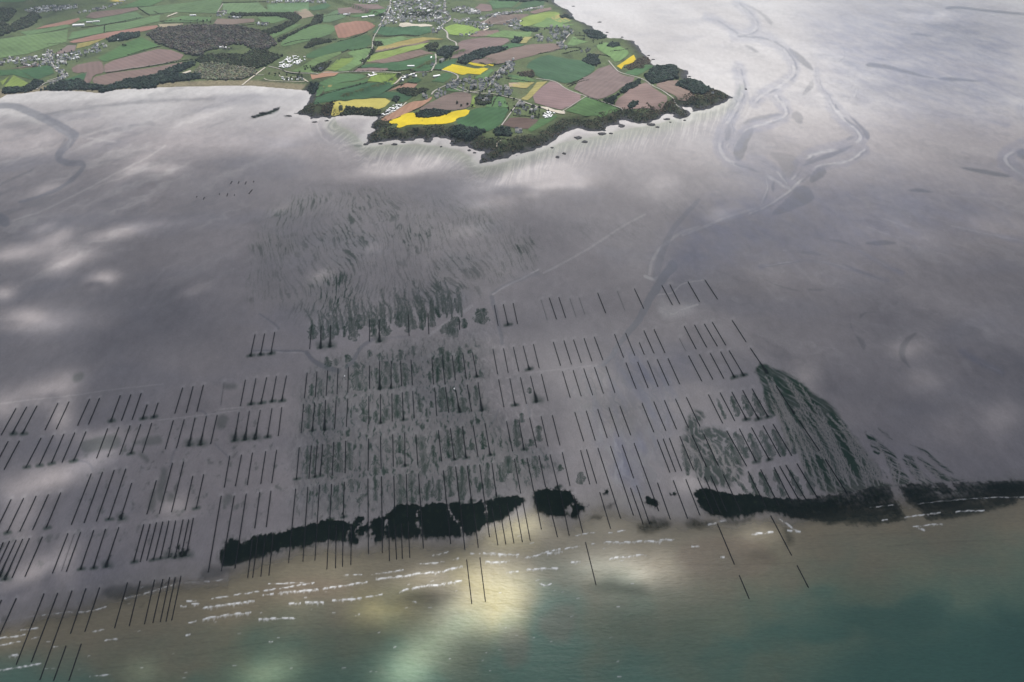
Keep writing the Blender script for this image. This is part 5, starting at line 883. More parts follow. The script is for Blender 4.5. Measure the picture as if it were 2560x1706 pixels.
# cliff scrub: low bushes on the slopes above the sand
gx, gy = scatter(np.vstack([P("L4 130,500 270,400 400,430 600,480 930,540 1000,600 1080,580 1200,690 1700,600 1990,690 2353,700 L5 300,640 520,600 680,500 900,470 1200,400 1500,400 1700,340 1850,270 2120,300 2100,420 1700,540 1200,640 700,720 0,900 L4 1960,1020 1400,860 830,840 840,700 560,590 130,560")]), 6.0)
ppx, ppy = to_px(gx, gy); dsh = _samp(LSD, gx, gy); cfs = _samp(LCF, gx, gy)
k = (dsh > 9) & (dsh < 85 + 35 * gn(gx / 60, gy / 60, 411)) & (cfs > .6) & (RNG.uniform(size=gx.size) < .8) & (gn(gx / 40, gy / 40, 413) > -.35); gx, gy = gx[k], gy[k]
rad = RNG.uniform(1.2, 3.6, gx.size); cb_ = np.array([WOODCOL['brown'], WOODCOL['mix'], WOODCOL['dark']])[RNG.choice(3, gx.size, p=[.4, .35, .25])]
obj("scrub", clump_mesh("scrub", np.stack([gx, gy, _samp(LZ, gx, gy) + rad * .3], 1), rad, cb_ * RNG.uniform(.6, 1.5, (gx.size, 1)), CLUMPS), kind="stuff", label="low brown and green scrub over the cliffs", category="scrub")

# hedgerows: each a thing of its own
HEDGES = [("L1 780,540 1100,490 1420,437", "the brown and the tan field of the valley"), ("L1 940,408 1080,365 1200,338", "the bright green meadow and the brown valley field"), ("L1 600,205 780,185 1040,130", "two hazy pastures of the far hills"), ("L1 1010,55 1060,90 1100,115", "the far brown strip and a pasture"), ("L1 1130,85 1170,105", "two pastures on the far hill"), ("L1 770,185 768,238", "two hazy pastures side by side"), ("L1 350,328 450,318", "the hazy pasture and the hillside village"), ("L1 1180,160 1300,150 1500,160", "the pasture and the great wood"), ("L1 1690,185 1790,190 1870,180", "the great wood and the brown strip"), ("L1 1640,22 1800,18 1960,15", "the pastures along the top of the land"),
          ("L2 690,530 980,525 1290,530", "the road and the dark green field"), ("L2 440,715 640,660 820,610", "the two big green fields above the cove"), ("L2 630,385 740,370 850,350", "the deep green strip and the pale pasture"), ("L2 820,240 700,285 600,310", "the pink soil field and the deep green strip"), ("L2 440,290 590,292", "the pale slope and the pink soil field"), ("L2 860,268 950,268 1200,265", "the square dark green field and the pale pasture"), ("L2 1180,615 1110,605 1060,640", "the pink patch and the dark green patch"), ("L2 1640,465 1760,480 1850,462", "the yellow strip and the brown field"), ("L2 1360,520 1300,515", "the crossroads and the yellow field"), ("L2 600,107 500,125 460,140", "the far brown field and a pasture"),
          ("L3 430,400 560,370 700,345 760,365 600,400", "the big dark green field and the long brown field"), ("L3 650,640 740,600 800,590", "the dark green field and the great brown field"), ("L3 860,490 780,465 750,450", "the dark green field and the copse"), ("L3 640,625 700,605 760,580", "the lane and the dark green corner"), ("L3 960,380 1050,370 1090,360", "the pale pasture and the brown scrub"), ("L3 690,290 760,290", "two small pastures of the eastern hamlet"), ("L3 700,260 770,265", "the hamlet pasture and its garden"), ("L3 800,400 900,405 960,420", "the copse and the pale pasture"), ("L5 215,155 430,190", "the village gardens and the deep green plots"), ("L5 280,470 500,485", "the white house garden and the brown plot"),
          ("L4 560,300 700,265 790,235", "the pale green and deep green fields of the cliff top"), ("L4 1040,310 1140,250 1210,240", "the pink soil patch and the village field"), ("L4 1300,500 1400,460", "the pink strip and the brown field"), ("L4 1000,575 1180,440", "the caravan lane and the pink strip"), ("L4 2080,460 2120,360 2150,340", "the villa garden and the long green field"), ("L2 800,555 1000,545 1150,545", "the road and the cliff top pastures"), ("L2 170,500 230,540 320,550", "the caravan park and the road"), ("L2 200,330 300,300 440,290", "the pale slope and the valley bank"), ("L2 720,525 800,470", "the pale pasture and the dark green field"), ("L5 900,312 1060,365 1190,420", "the green field and the seaward lane")]
def polyline_pts(s, step):
    p = chaikin(P(s), 1); x, y, z = on_land(p[:, 0], p[:, 1]); q = np.stack([x, y], 1)
    L = np.concatenate([[0], np.cumsum(np.hypot(*np.diff(q, axis=0).T))]); t = np.arange(0, L[-1], step)
    return np.interp(t, L, q[:, 0]), np.interp(t, L, q[:, 1])
for s, where in HEDGES:
    x, y = polyline_pts(s, 2.8); x = x + RNG.normal(0, .7, len(x)); y = y + RNG.normal(0, .7, len(x)); 
    if len(x) < 3: continue
    rad = RNG.uniform(2.0, 3.1, len(x)) * (1 + .5 * (RNG.uniform(size=len(x)) > .9)); z = height(x, y) + rad * .6
    cols = np.array(WOODCOL['mix']) * RNG.uniform(.6, 1.4, (len(x), 1))
    obj("hedgerow", clump_mesh("hedgerow", np.stack([x, y, z], 1), rad, cols, CLUMPS), label="dark hedgerow between " + where.replace("of the ", "of the "), category="hedge", group="hedgerows between the fields")

# ------------------------------------------------------------------ single trees: trunk and crown, one mesh set per kind, copied
def copy_thing(src):
    c = src.copy(); C.objects.link(c)
    for ch in src.children:
        d = ch.copy(); C.objects.link(d); d.parent = c
    return c
def tree_proto(kind, h, r, col, seed):
    rg = np.random.default_rng(seed)
    n = 16; a = rg.uniform(0, 6.28, n); rr_ = r * np.sqrt(rg.uniform(0, 1, n)) * .75; zz = h * rg.uniform(.42, .92, n)
    if kind == 'conifer': zz = h * rg.uniform(.15, .98, n); rr_ = r * (1 - zz / h) * rg.uniform(.3, 1, n)
    sz_ = (r * .45 * rg.uniform(.7, 1.2, n)) if kind != 'conifer' else r * (.25 + .45 * (1 - zz / h))
    cm_ = clump_mesh("crown", np.stack([rr_ * np.cos(a), rr_ * np.sin(a), zz], 1), sz_, np.array(col) * rg.uniform(.6, 1.45, (n, 1)), CLUMPS, rg)
    # tapered trunk with three limbs
    bm = bmesh.new()
    def limb(p0, p1, r0, r1):
        p0, p1 = np.array(p0, float), np.array(p1, float); ax = p1 - p0; u = np.cross(ax, (0.3, 1, .2)); u /= np.linalg.norm(u); v = np.cross(ax, u); v /= np.linalg.norm(v)
        ring = [[bm.verts.new(p + rad * (math.cos(t) * u + math.sin(t) * v)) for t in np.linspace(0, 2 * math.pi, 7)[:-1]] for p, rad in ((p0, r0), (p1, r1))]
        for i in range(6): bm.faces.new((ring[0][i], ring[0][(i + 1) % 6], ring[1][(i + 1) % 6], ring[1][i]))
    limb((0, 0, -.5), (0, 0, h * .5), .35, .2); limb((0, 0, h * .5), (r * .1, 0, h * .85), .2, .06)
    for t in (.4, 2.4, 4.5): limb((0, 0, h * .35), (r * .5 * math.cos(t), r * .5 * math.sin(t), h * .65), .16, .05)
    tm = bpy.data.meshes.new("trunk"); bm.to_mesh(tm); bm.free(); tm.materials.append(M_BARK)
    o = obj("tree", None); obj("trunk", tm, o); obj("crown", cm_, o); return o
PROTO = [tree_proto('broad', 10, 5, WOODCOL['mix'], 501), tree_proto('broad', 9, 4.5, WOODCOL['green'], 502), tree_proto('conifer', 12, 3.6, WOODCOL['dark'], 503), tree_proto('broad', 8, 4.2, WOODCOL['grey'], 504)]
TDESC = ["dark leafy tree", "fresh green tree", "dark conifer", "bare grey brown tree"]
used_proto = set()
def place_tree(px, py, k, s):
    x, y, z = on_land(np.array([px]), np.array([py]))
    o = PROTO[k] if k not in used_proto else copy_thing(PROTO[k]); used_proto.add(k)
    o.location = (x[0], y[0], z[0]); o.rotation_euler = (0, 0, RNG.uniform(0, 6.28)); o.scale = (s, s, s * RNG.uniform(.85, 1.15)); return o
def pts_in(poly_px, n, mind):
    out = []; a, b = poly_px.min(0), poly_px.max(0); tries = 0
    while len(out) < n and tries < n * 60:
        tries += 1; p = RNG.uniform(a, b)
        if inside(np.array([p[0]]), np.array([p[1]]), poly_px)[0] and all(math.hypot(p[0] - q[0], (p[1] - q[1]) * 1.6) > mind for q in out): out.append(p)
    return out
TREE_SPOTS = [("in the main village street", "L2 1300,690 1350,640 1500,570 1640,560 1780,600 1900,670 1860,705 1620,700 1480,660", 26, 5, (0, 0, 2, 3)), ("along the north village lane", "L2 1690,600 1760,540 1880,440 1930,470 1900,520 1780,600", 16, 4, (0, 0, 2)), ("in the clifftop hamlet", "L5 290,470 340,360 420,370 620,440 600,490 500,500 420,470", 18, 4, (0, 2, 2)), ("in the eastern hamlet", "L3 370,310 440,230 520,200 690,205 690,240 600,330 640,370 500,310", 26, 4, (0, 0, 1, 3)),
              ("on the front cliff meadow", "L4 2180,360 2330,350 2310,600 2250,520 2190,440", 8, 4, (0, 2)), ("beside the village villa", "L4 1650,480 1750,420 1880,440 1900,460 1750,470", 4, 4, (0,)), ("below the caravan park", "L2 240,530 330,500 400,470 470,510 420,535 300,540", 10, 5, (0, 1)), ("around the hillside village", "L1 0,460 140,420 300,420 380,360 520,380 700,330 760,350 700,420 500,480 480,560 400,520 300,500 0,500", 40, 4, (0, 0, 3, 2)), ("on the far hazy pasture", "L1 1240,165 1320,150 1560,150 1570,170 1300,175", 8, 5, (0, 3)), ("round the shore campground", "L2 20,560 200,590 380,610 340,560 100,545", 10, 6, (0, 1)), ("behind the eastern cliffs", "L3 700,200 790,260 920,300 900,330 780,330", 12, 4, (0, 2)), ("in the big valley field", "L1 880,340 900,330 960,345 900,352", 3, 3, (0,)), ("by the lone farm", "L2 1330,400 1420,430 1450,445 1330,445", 4, 4, (0,)), ("above the cove", "L2 540,760 600,745 560,800", 4, 3, (0, 3))]
for where, s, n, mind, kinds in TREE_SPOTS:
    pts = sorted(pts_in(P(s), n, mind), key=lambda p: p[0])
    cnt = {}
    for p in pts:
        k = int(RNG.choice(kinds)); cnt[k] = cnt.get(k, 0) + 1; o = place_tree(p[0], p[1], k, RNG.uniform(.7, 1.15))
        o["label"] = "%s %s, %s such from the left" % (TDESC[k], where, ordinal(cnt[k])); o["category"] = "tree"; o["group"] = "trees " + where

# ------------------------------------------------------------------ houses
M_WALL = simple("white_render", (.82, .80, .77), .85, .06, .5); M_STONE = simple("granite_wall", (.34, .31, .27), .9, .2, .6); M_SLATE = simple("slate_roof", (.060, .068, .085), .6, .25, .5, .25); M_TILE = simple("grey_roof", (.30, .28, .27), .8, .2, .5); M_WHITE = simple("white_sheet", (.80, .80, .80), .5, .06, .3); M_GLASS = simple("window_glass", (.03, .035, .045), .15, .1, 1, .5)
def house_proto(kind):
    W_, D_, Hh, Rr = dict(house=(11, 7.5, 6.2, 2.9), cottage=(8, 6.5, 4.2, 2.4), villa=(13, 8.5, 6.8, 3.0), caravan=(9, 4, 2.4, .5), barn=(34, 11, 4.0, 2.2), shed=(60, 22, 5.0, 2.5))[kind]
    wm, rm = dict(house=(M_WALL, M_SLATE), cottage=(M_STONE, M_SLATE), villa=(M_WALL, M_TILE), caravan=(M_WHITE, M_WHITE), barn=(M_WALL, M_WHITE), shed=(M_WHITE, M_WHITE))[kind]
    hx, hy = W_ / 2, D_ / 2
    def build(verts, faces, m, nm):
        me = bpy.data.meshes.new(nm); me.from_pydata(verts, [], faces); me.materials.append(m); return me
    v = [(-hx, -hy, -2), (hx, -hy, -2), (hx, hy, -2), (-hx, hy, -2), (-hx, -hy, Hh), (hx, -hy, Hh), (hx, hy, Hh), (-hx, hy, Hh), (-hx, 0, Hh + Rr * .97), (hx, 0, Hh + Rr * .97)]
    o = obj("mobile_home" if kind == 'caravan' else "barn" if kind in ('barn', 'shed') else "house", None)
    obj("wall", build(v, [(0, 1, 5, 4), (2, 3, 7, 6), (1, 2, 6, 9, 5), (3, 0, 4, 8, 7)], wm, "wall"), o)
    e = .4; t = .25; r = []
    for (y, z) in ((-hy - e, Hh - e * Rr / hy), (0, Hh + Rr), (hy + e, Hh - e * Rr / hy)): r += [(-hx - e, y, z + .05), (hx + e, y, z + .05), (-hx - e, y, z + t + .05), (hx + e, y, z + t + .05)]
    f = [(2, 3, 7, 6), (6, 7, 11, 10), (0, 4, 5, 1), (4, 8, 9, 5), (0, 1, 3, 2), (9, 8, 10, 11), (0, 2, 6, 4), (4, 6, 10, 8), (1, 5, 7, 3), (5, 9, 11, 7)]
    if kind in ('house', 'villa', 'cottage'):
        for sx in (-1, 1):
            b = len(r); cx = sx * (hx - .7); z0, z1 = Hh + Rr * .6, Hh + Rr + 1.1
            r += [(cx + dx, dy, z) for z in (z0, z1) for dx, dy in ((-.4, -.5), (.4, -.5), (.4, .5), (-.4, .5))]
            f += [tuple(b + i for i in q) for q in ((0, 1, 5, 4), (1, 2, 6, 5), (2, 3, 7, 6), (3, 0, 4, 7), (4, 5, 6, 7))]
    obj("roof", build(r, f, rm, "roof"), o)
    wv, wf = [], []
    nwin = max(2, int(W_ / 3.2)) if kind != 'shed' else 8
    for sy in (-1, 1):
        for i in range(nwin):
            cx = -hx + (i + .5) * W_ / nwin; b = len(wv); yy = sy * (hy + .03); zc = 1.4
            wv += [(cx - .6, yy, zc - .7), (cx + .6, yy, zc - .7), (cx + .6, yy, zc + .7), (cx - .6, yy, zc + .7)]; wf.append((b, b + 1, b + 2, b + 3) if sy < 0 else (b + 3, b + 2, b + 1, b))
    obj("window", build(wv, wf, M_GLASS, "window"), o)
    return o
HPROTO = {k: house_proto(k) for k in ("house", "cottage", "villa", "caravan", "barn", "shed")}; used_h = set()
HDESC = dict(house="white house with slate roof", cottage="stone cottage with slate roof", villa="white villa with grey roof", caravan="white mobile home", barn="long white barn", shed="large white shed")
# where, outline or spots, number, least spacing, kinds, heading in degrees
CLUST = [("in the main village", "L2 1330,690 1350,640 1420,610 1500,575 1640,562 1780,605 1900,670 1870,705 1700,690 1560,670 1480,650 1400,665", 66, 5.2, ("house", "house", "cottage", "villa", "house"), 15), ("on the north village lane", "L2 1690,605 1740,555 1800,500 1880,435 1925,470 1890,520 1800,575 1730,610", 36, 4.6, ("house", "cottage", "house", "villa"), 55), ("in the eastern hamlet", "L3 390,300 440,235 520,200 690,200 700,230 640,280 600,335 660,365 600,370 550,320 460,305", 58, 4.6, ("house", "house", "villa", "cottage"), 20), ("in the clifftop hamlet", "L5 300,400 340,355 420,375 500,405 480,440 400,440 320,460 285,455", 15, 5.5, ("house", "villa", "cottage"), -20), ("in the clifftop caravan field", "L5 530,470 560,440 640,445 600,480 560,500", 16, 4, ("caravan",), 40), ("beside the clifftop copse", "L5 285,610 300,590 350,590 355,620 320,625", 5, 4.5, ("house", "villa"), 0), ("on the caravan lane", "L4 985,555 1050,500 1110,455 1190,430 1205,455 1120,510 1010,570", 24, 3.2, ("caravan",), 38),
         ("behind the beach", "L2 165,470 220,430 300,410 365,420 360,445 300,480 230,515 190,515", 42, 4.2, ("caravan", "caravan", "caravan", "barn"), 25), ("west of the village", "L4 1380,380 1410,350 1450,360 1440,390", 3, 5, ("house", "villa"), 30), ("beside the pink field", "L4 1500,340 1540,315 1640,320 1620,350 1530,385", 5, 6, ("house", "villa"), 10), ("above the cliff pastures", "L4 1110,205 1150,175 1190,140 1260,135 1340,150 1440,145 1440,165 1300,165 1180,185", 12, 5, ("house", "barn", "cottage"), 12), ("at the roadside farm", "L4 860,165 890,145 950,120 940,150 900,170", 4, 5, ("barn", "house"), 30), ("on the green slope", "L4 380,110 400,90 430,95 420,112", 3, 5, ("house",), 0), ("in the tree ringed villa plot", "L4 1940,430 1980,360 2060,360 2070,410 2000,440", 6, 5, ("house", "villa"), 10), ("on the meadow", "L4 2140,440 2160,430 2180,450 2150,460", 2, 4, ("house",), 10), ("by the lone farm", "L2 1270,460 1290,435 1310,440 1300,465", 3, 4, ("house", "barn"), 0), ("at the crossroads wood", "L2 1335,430 1350,420 1390,428 1370,438", 2, 4, ("villa",), 10),
         ("in the eastern lane hamlet", "L3 710,380 800,360 830,370 780,390", 6, 4.5, ("house", "cottage"), 10), ("at the shore campground", "L2 170,585 200,570 260,585 330,575 350,590 300,598 200,592", 9, 5, ("house", "caravan"), 10)]
SINGLE = [("barn", "L4 1535,165", 27, "long white barn beside the wheat plot"), ("barn", "L2 1140,492", 0, "small white barn alone in the dark green field"), ("shed", "L1 580,190", 12, "large white shed on the hazy hillside"), ("barn", "L1 660,168", 10, "first white barn beyond the large hillside shed"), ("barn", "L1 712,163", 10, "second white barn beyond the large hillside shed"), ("barn", "L2 800,130", 16, "long pale barn on the far lane"), ("barn", "L2 850,122", 14, "pale barn nearest the town on the far lane"), ("house", "L3 1710,690", 0, "small white house alone on the tip of the point"), ("barn", "L1 1420,118", 12, "long pale barn on the far pasture"), ("barn", "L1 850,300", 18, "pale barn below the dark hillside trees"), ("barn", "L2 1600,90", 10, "long white barn at the town edge"), ("barn", "L2 1230,70", 4, "white hall in the middle of the town"), ("villa", "L5 440,490", 10, "white villa inside the hedged clifftop garden"), ("barn", "L1 900,8", 8, "far white barn by the yellow strip"), ("barn", "L2 665,112", 8, "far white barn between two brown fields")]
FARC = [("L2 890,195 930,120 990,30 1000,-20 1390,-20 1395,60 1430,130 1370,200 1280,160 1050,170 940,200", 300, 3.4, 20), ("L2 1430,70 1530,50 1650,85 1640,108 1500,100", 40, 4, 10), ("L2 1450,150 1560,140 1700,190 1620,205 1490,180", 30, 4, 15), ("L3 170,190 200,160 270,140 310,170 290,215 220,220", 24, 4, 20), ("L3 0,130 100,105 330,75 480,45 470,60 300,95 120,125 0,150", 46, 4.5, 12), ("L3 -60,200 40,175 100,190 30,225", 16, 4, 10), ("L1 -40,470 60,425 160,430 300,420 370,360 400,420 560,370 660,370 720,320 800,325 760,380 600,420 500,460 440,500 500,550 470,570 400,500 300,495 100,480 0,490", 130, 3.8, 25), ("L1 180,80 250,55 400,45 560,40 570,60 400,85 230,100", 60, 4, 10), ("L1 560,100 700,65 900,20 880,35 720,80", 18, 5, 15), ("L1 370,620 430,585 500,545 505,560 420,605", 12, 4, 25), ("L1 1590,120 1610,85 1660,80 1690,110 1640,125 1780,130 1740,140", 18, 4, 10), ("L1 1880,185 1900,165 1970,175 1960,190", 8, 4, 10), ("L1 1960,15 2300,5 2310,15 2000,25", 22, 4, 5), ("L2 200,10 540,10 520,25 300,20", 16, 4, 5), ("L1 1590,350 1640,340 1700,360 1680,375", 6, 4, 10), ("L2 700,-20 900,-10 890,30 760,20", 30, 4, 10), ("L2 600,110 700,98 700,112", 5, 4, 8), ("L2 1290,215 1360,205 1365,240 1300,245", 12, 3.5, 10), ("L2 1450,265 1560,250 1640,235 1600,265", 8, 4, 10)]
def place_house(kind, px, py, deg, s=1.0):
    x, y, z = on_land(np.array([px]), np.array([py]))
    o = HPROTO[kind] if kind not in used_h else copy_thing(HPROTO[kind]); used_h.add(kind)
    o.location = (x[0], y[0], z[0] + 1.6); o.rotation_euler = (0, 0, math.radians(deg)); o.scale = (s, s, s); return o
for where, s, n, mind, kinds, deg in CLUST:
    pts = sorted(pts_in(P(s), n, mind), key=lambda p: p[0]); cnt = {}
    for p in pts:
        k = str(RNG.choice(kinds)); cnt[k] = cnt.get(k, 0) + 1
        o = place_house(k, p[0], p[1], deg + RNG.choice([0, 0, 90]) + RNG.normal(0, 8), RNG.uniform(.95, 1.3) if k != 'barn' else .6)
        o["label"] = "%s %s, %s such from the left" % (HDESC[k], where, ordinal(cnt[k])); o["category"] = "mobile home" if k == 'caravan' else "barn" if k == 'barn' else "house"; o["group"] = "buildings " + where
for k, s, deg, lab in SINGLE:
    p = P(s)[0]; o = place_house(k, p[0], p[1], deg, 1.0); o["label"] = lab; o["category"] = "house" if k in ("house", "villa") else "barn"
for k in [k for k in HPROTO if k not in used_h]:
    for ch in list(HPROTO[k].children): bpy.data.objects.remove(ch)
    bpy.data.objects.remove(HPROTO[k])
# the far town and villages: one mass
hv, hf, hm = [], [], []; n0 = 0; tv, tr, tc = [], [], []
for s, n, mind, deg in FARC:
    for p in pts_in(P(s), n, mind):
        x, y, z = [float(a[0]) for a in on_land(np.array([p[0]]), np.array([p[1]]))]
        if RNG.uniform() < .42: tv.append((x + RNG.normal(0, 14), y + RNG.normal(0, 18), z + 2.5)); tr.append(RNG.uniform(2.5, 5)); tc.append(np.array(WOODCOL['mix']) * RNG.uniform(.6, 1.5))
        W_, D_, Hh, Rr = RNG.uniform(9, 17), RNG.uniform(7.5, 10), RNG.uniform(5, 7.5), RNG.uniform(2.4, 3.4); a = math.radians(deg + RNG.choice([0, 90, 0]) + RNG.normal(0, 10)); hx, hy = W_ / 2, D_ / 2
        v = np.array([(-hx, -hy, -2), (hx, -hy, -2), (hx, hy, -2), (-hx, hy, -2), (-hx, -hy, Hh), (hx, -hy, Hh), (hx, hy, Hh), (-hx, hy, Hh), (-hx, 0, Hh + Rr), (hx, 0, Hh + Rr)])
        v = np.column_stack([v[:, 0] * math.cos(a) - v[:, 1] * math.sin(a) + x, v[:, 0] * math.sin(a) + v[:, 1] * math.cos(a) + y, v[:, 2] + z])
        hv.append(v); f = np.array([(0, 1, 5, 4), (2, 3, 7, 6), (1, 2, 6, 5), (3, 0, 4, 7), (5, 6, 9, 9), (7, 4, 8, 8), (4, 5, 9, 8), (6, 7, 8, 9)]) + n0; hf.append(f); n0 += 10
        wall = RNG.choice([0, 0, 0, 2]); roof = RNG.choice([1, 1, 1, 3, 3, 4]); hm += [wall] * 6 + [roof] * 2
F4 = np.vstack(hf); me = bpy.data.meshes.new("distant_houses"); me.from_pydata(np.vstack(hv).tolist(), [], [tuple(dict.fromkeys(f)) for f in F4.tolist()])
for m_ in (M_WALL, M_SLATE, M_STONE, M_TILE, M_WHITE): me.materials.append(m_)
me.polygons.foreach_set("material_index", np.array(hm, np.int32)); me.update()
obj("distant_houses", me, kind="stuff", label="houses of the far town and hillside villages", category="houses")
obj("garden_trees", clump_mesh("garden_trees", np.array(tv), tr, tc, CLUMPS), kind="stuff", label="trees between the far town houses", category="trees")

# ------------------------------------------------------------------ mussel rows
M_MUSSEL = simple("mussel_crust", (.020, .019, .023), .75, .4, 1.5, .3); M_STUMP = simple("grey_stakes", (.055, .052, .055), .85, .3, 1.0, .3)
def row_mesh(L, stump):
    """stakes thick with mussels, strung together: one skin along the row, swelling at every stake"""
    n = max(8, int(L / 1.1)); n += n % 2; s = np.linspace(-L / 2, L / 2, n + 1); k = np.arange(n + 1) % 2 == 0
    wv = np.where(k, RNG.uniform(.8, 1.05, n + 1), RNG.uniform(.45, .7, n + 1)); hv_ = np.where(k, RNG.uniform(2.1, 2.8, n + 1), RNG.uniform(.9, 1.7, n + 1))
    if stump: wv *= .42; hv_ *= .25
    sag = RNG.normal(0, .06, n + 1)
    prof = [(-1, -.6), (-1.0, .55), (-.55, 1), (.55, 1), (1.0, .55), (1, -.6)]
    V = np.array([[(sag + a * wv), s, np.where(b > 0, b * hv_, b)] for a, b in prof]).transpose(2, 0, 1)   # n+1, 6, 3
    v = V.reshape(-1, 3); i = np.arange(n)[:, None] * 6; j = np.arange(5)[None, :]
    f = np.stack([i + j, i + j + 6, i + j + 7, i + j + 1], -1).reshape(-1, 4)
    caps = np.array([[0, 1, 4, 5], [1, 2, 3, 4], [n * 6 + 5, n * 6 + 4, n * 6 + 1, n * 6], [n * 6 + 4, n * 6 + 3, n * 6 + 2, n * 6 + 1]])
    return mesh_np("mussel_row", v, np.vstack([f, caps]), [M_STUMP if stump else M_MUSSEL], False)
TIERN = {1: "first tier from land", 2: "second tier from land", 3: "third tier from land", 4: "fourth tier from land", 5: "fifth tier from land", 6: "sixth tier from land", 7: "outermost sea group"}
for tier in TIERN:
    rows = sorted([r for r in row_list if r[0] == tier], key=lambda r: (r[1] + r[3]) / 2)
    for n, (t, x0, y0, x1, y1, fl) in enumerate(rows):
        (ax, bx), (ay, by) = ground(np.array([x0, x1]), np.array([y0, y1])); L = math.hypot(ax - bx, ay - by)
        o = obj("mussel_row", row_mesh(L, 'f' in fl)); o.location = ((ax + bx) / 2, (ay + by) / 2, .1); o.rotation_euler = (0, 0, math.atan2(ay - by, ax - bx) - math.pi / 2)
        look = "faint row of bare stumps" if 'f' in fl else "weed ended black mussel row" if 'b' in fl or 'B' in fl else "black mussel row in water" if 'w' in fl else "black mussel row on sand"
        o["label"] = "%s, %s from the left in the %s" % (look, ordinal(n + 1), TIERN[tier]); o["category"] = "mussel row"; o["group"] = "mussel rows on the tidal flat"
# short remains of old rows higher on the sand
REM = P("Z 1160,318 1372,320 1580,335 1815,292 1722,595 810,660 1042,680 1247,690 352,785 140,740"); RL = [9, 9, 9, 4, 14, 4, 10, 4, 8, 3]
for n, i in enumerate(np.argsort(REM[:, 0])):
    x, y = ground(REM[i, 0], REM[i, 1]); o = obj("stake_stub", row_mesh(RL[i] * 2.2, False)); o.location = (x, y, 0); o.rotation_euler = (0, 0, RNG.normal(.05, .08))
    o["label"] = "short dark stub of old stakes on upper sand, %s from the left" % ordinal(n + 1); o["category"] = "stakes"; o["group"] = "stubs of old stakes"

# ------------------------------------------------------------------ rocks on the sand under the cliffs
M_ROCK = simple("dark_rock", (.045, .043, .046), .9, .45, .25, .3, .5)
def rock_mesh(rx, ry, rz, seed):
    bm = bmesh.new(); bmesh.ops.create_icosphere(bm, subdivisions=3, radius=1); v = np.array([q.co for q in bm.verts])
    d = 1 + .35 * gn(v[:, 0] * 1.6 + seed * 7.3, v[:, 1] * 1.6 + v[:, 2], 601) + .2 * gn(v[:, 0] * 4 + seed, v[:, 1] * 4 - v[:, 2] * 3, 603)
    for q, k in zip(bm.verts, d): q.co = (q.co.x * k * rx, q.co.y * k * ry, max(q.co.z, -.3) * k * rz)
    me = bpy.data.meshes.new("rock"); bm.to_mesh(me); bm.free(); me.materials.append(M_ROCK); return me
ROCKS = [("L5 825,655", 15, 11, "largest dark rock off the middle of the cliffs"), ("L5 880,690", 12, 8, "dark rock just seaward of the largest one"), ("L5 650,818", 8, 7, "dark rock among the green sand fingers, seaward of the pair"), ("L5 708,788", 8, 6, "dark rock among the green sand fingers, landward of the pair"), ("L5 605,740", 6, 4, "small rock near the foot of the front cliff"), ("L5 1190,555", 14, 12, "broad rock in the mouth of the rocky cove"), ("L5 1492,566", 9, 5, "flat rock outside the second cove"), ("L5 1570,500", 14, 6, "long ledge inside the last cove"), ("L5 1720,510", 6, 4, "small rock by the eastern headland"), ("L5 1025,622", 18, 10, "broad rocky shelf below the middle cliff"), ("L5 1100,620", 9, 4, "thin rock at the end of the rocky shelf"), ("L5 1440,545", 18, 9, "rocky shelf below the eastern cliff"), ("L5 1600,525", 5, 3, "tiny rock off the last cove"),
         ("L4 1855,888", 7, 6, "rock at the landward end of the pair by the front headland"), ("L4 1908,912", 7, 4, "rock at the seaward end of the pair by the front headland"), ("L4 1580,852", 5, 4, "single rock on the pale sand of the front bay"), ("L4 1125,830", 12, 6, "longest rock below the front cliff"), ("L4 1210,808", 10, 5, "rock touching the foot of the front cliff"), ("L4 1445,802", 14, 5, "ledge at the east end of the front beach"), ("L4 985,825", 9, 4, "flat rock below the brown cliff"), ("L4 840,830", 10, 6, "rock at the western foot of the brown cliff"), ("L4 460,598", 9, 4, "rock off the western cliff beach"), ("L4 340,612", 12, 3, "low ledge off the western cliff"), ("L4 90,552", 12, 4, "low ledge west of the western cliff"),
         ("L3 685,48", 10, 4, "far rock off the eastern shore"), ("L3 880,165", 12, 4, "thin rock off the eastern cove"), ("L3 935,240", 8, 4, "rock at the foot of the eastern woods"), ("L3 1045,275", 7, 6, "dark stack on the eastern headland shore"), ("L3 1240,410", 8, 4, "upper rock off the yellow field shore"), ("L3 1272,440", 9, 3, "lower rock off the yellow field shore"), ("L3 1540,565", 8, 4, "rock below the eastern wood"), ("L3 1955,658", 6, 4, "lone dark rock in the pale channel"), ("L1 1870,858", 14, 5, "seaward rock of the dark reef on the beach"), ("L1 1940,832", 18, 6, "middle rock of the dark reef on the beach"), ("L1 2030,803", 14, 5, "landward rock of the dark reef on the beach"), ("L1 2115,853", 8, 3, "small rock beside the western cliff")]
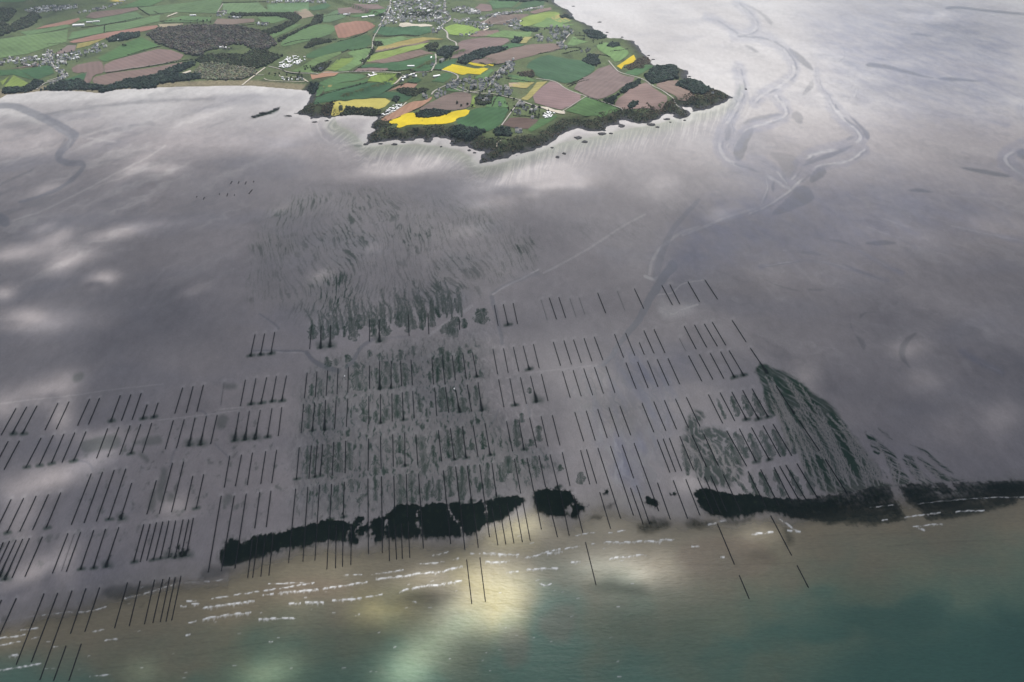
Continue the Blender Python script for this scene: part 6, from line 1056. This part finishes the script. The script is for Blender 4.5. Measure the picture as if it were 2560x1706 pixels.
for i, (s, rx, ry, lab) in enumerate(ROCKS):
    p = P(s)[0]; x, y = ground(*p); o = obj("rock", rock_mesh(rx, ry * 1.5, 2.2 + .12 * rx, i)); o.location = (x, y, 0); o.rotation_euler = (0, 0, .2 * math.sin(i)); o["label"] = lab; o["category"] = "rock"

# ------------------------------------------------------------------ two white farm vehicles between the rows
def vehicle(px, py, deg, label):
    x, y = ground(px, py); o = obj("flatbed_truck", None); o.location = (x, y, 0); o.rotation_euler = (0, 0, math.radians(deg)); o["label"] = label; o["category"] = "truck"
    def box(nm, a, b, m, bev=.08):
        bm = bmesh.new(); bmesh.ops.create_cube(bm, size=1)
        for v in bm.verts: v.co = [a[i] + (b[i] - a[i]) * (v.co[i] + .5) for i in range(3)]
        bmesh.ops.bevel(bm, geom=bm.edges[:], offset=bev, segments=2, affect='EDGES'); me = bpy.data.meshes.new(nm); bm.to_mesh(me); bm.free(); me.materials.append(m); return obj(nm, me, o)
    box("cab", (-1.25, 1.6, .9), (1.25, 3.9, 3.2), M_WHITE, .2); box("windscreen", (-1.05, 3.92, 1.9), (1.05, 3.97, 2.9), M_GLASS, .01); box("chassis", (-.8, -3.8, .6), (.8, 3.7, .88), M_MUSSEL); box("flatbed", (-1.35, -4.0, .95), (1.35, 1.5, 1.3), M_WHITE); box("load", (-1.1, -.9, 1.33), (1.1, 1.2, 2.2), M_WHITE, .15)
    for sx in (-1, 1):
        for yy in (2.6, -2.6):
            bm = bmesh.new(); bmesh.ops.create_cone(bm, cap_ends=True, segments=20, radius1=.75, radius2=.75, depth=.5)
            for v in bm.verts: v.co = (v.co.z + sx * 1.2, v.co.x + yy, v.co.y + .75)
            me = bpy.data.meshes.new("wheel"); bm.to_mesh(me); bm.free(); me.materials.append(M_MUSSEL); obj("wheel", me, o)
p = P("C 1182,668 2190,785"); vehicle(*p[0], 182, "white flatbed truck parked on bare sand beside the long row"); vehicle(*p[1], 188, "white truck beside the dark weedy row in the algae lanes")
build_haze()
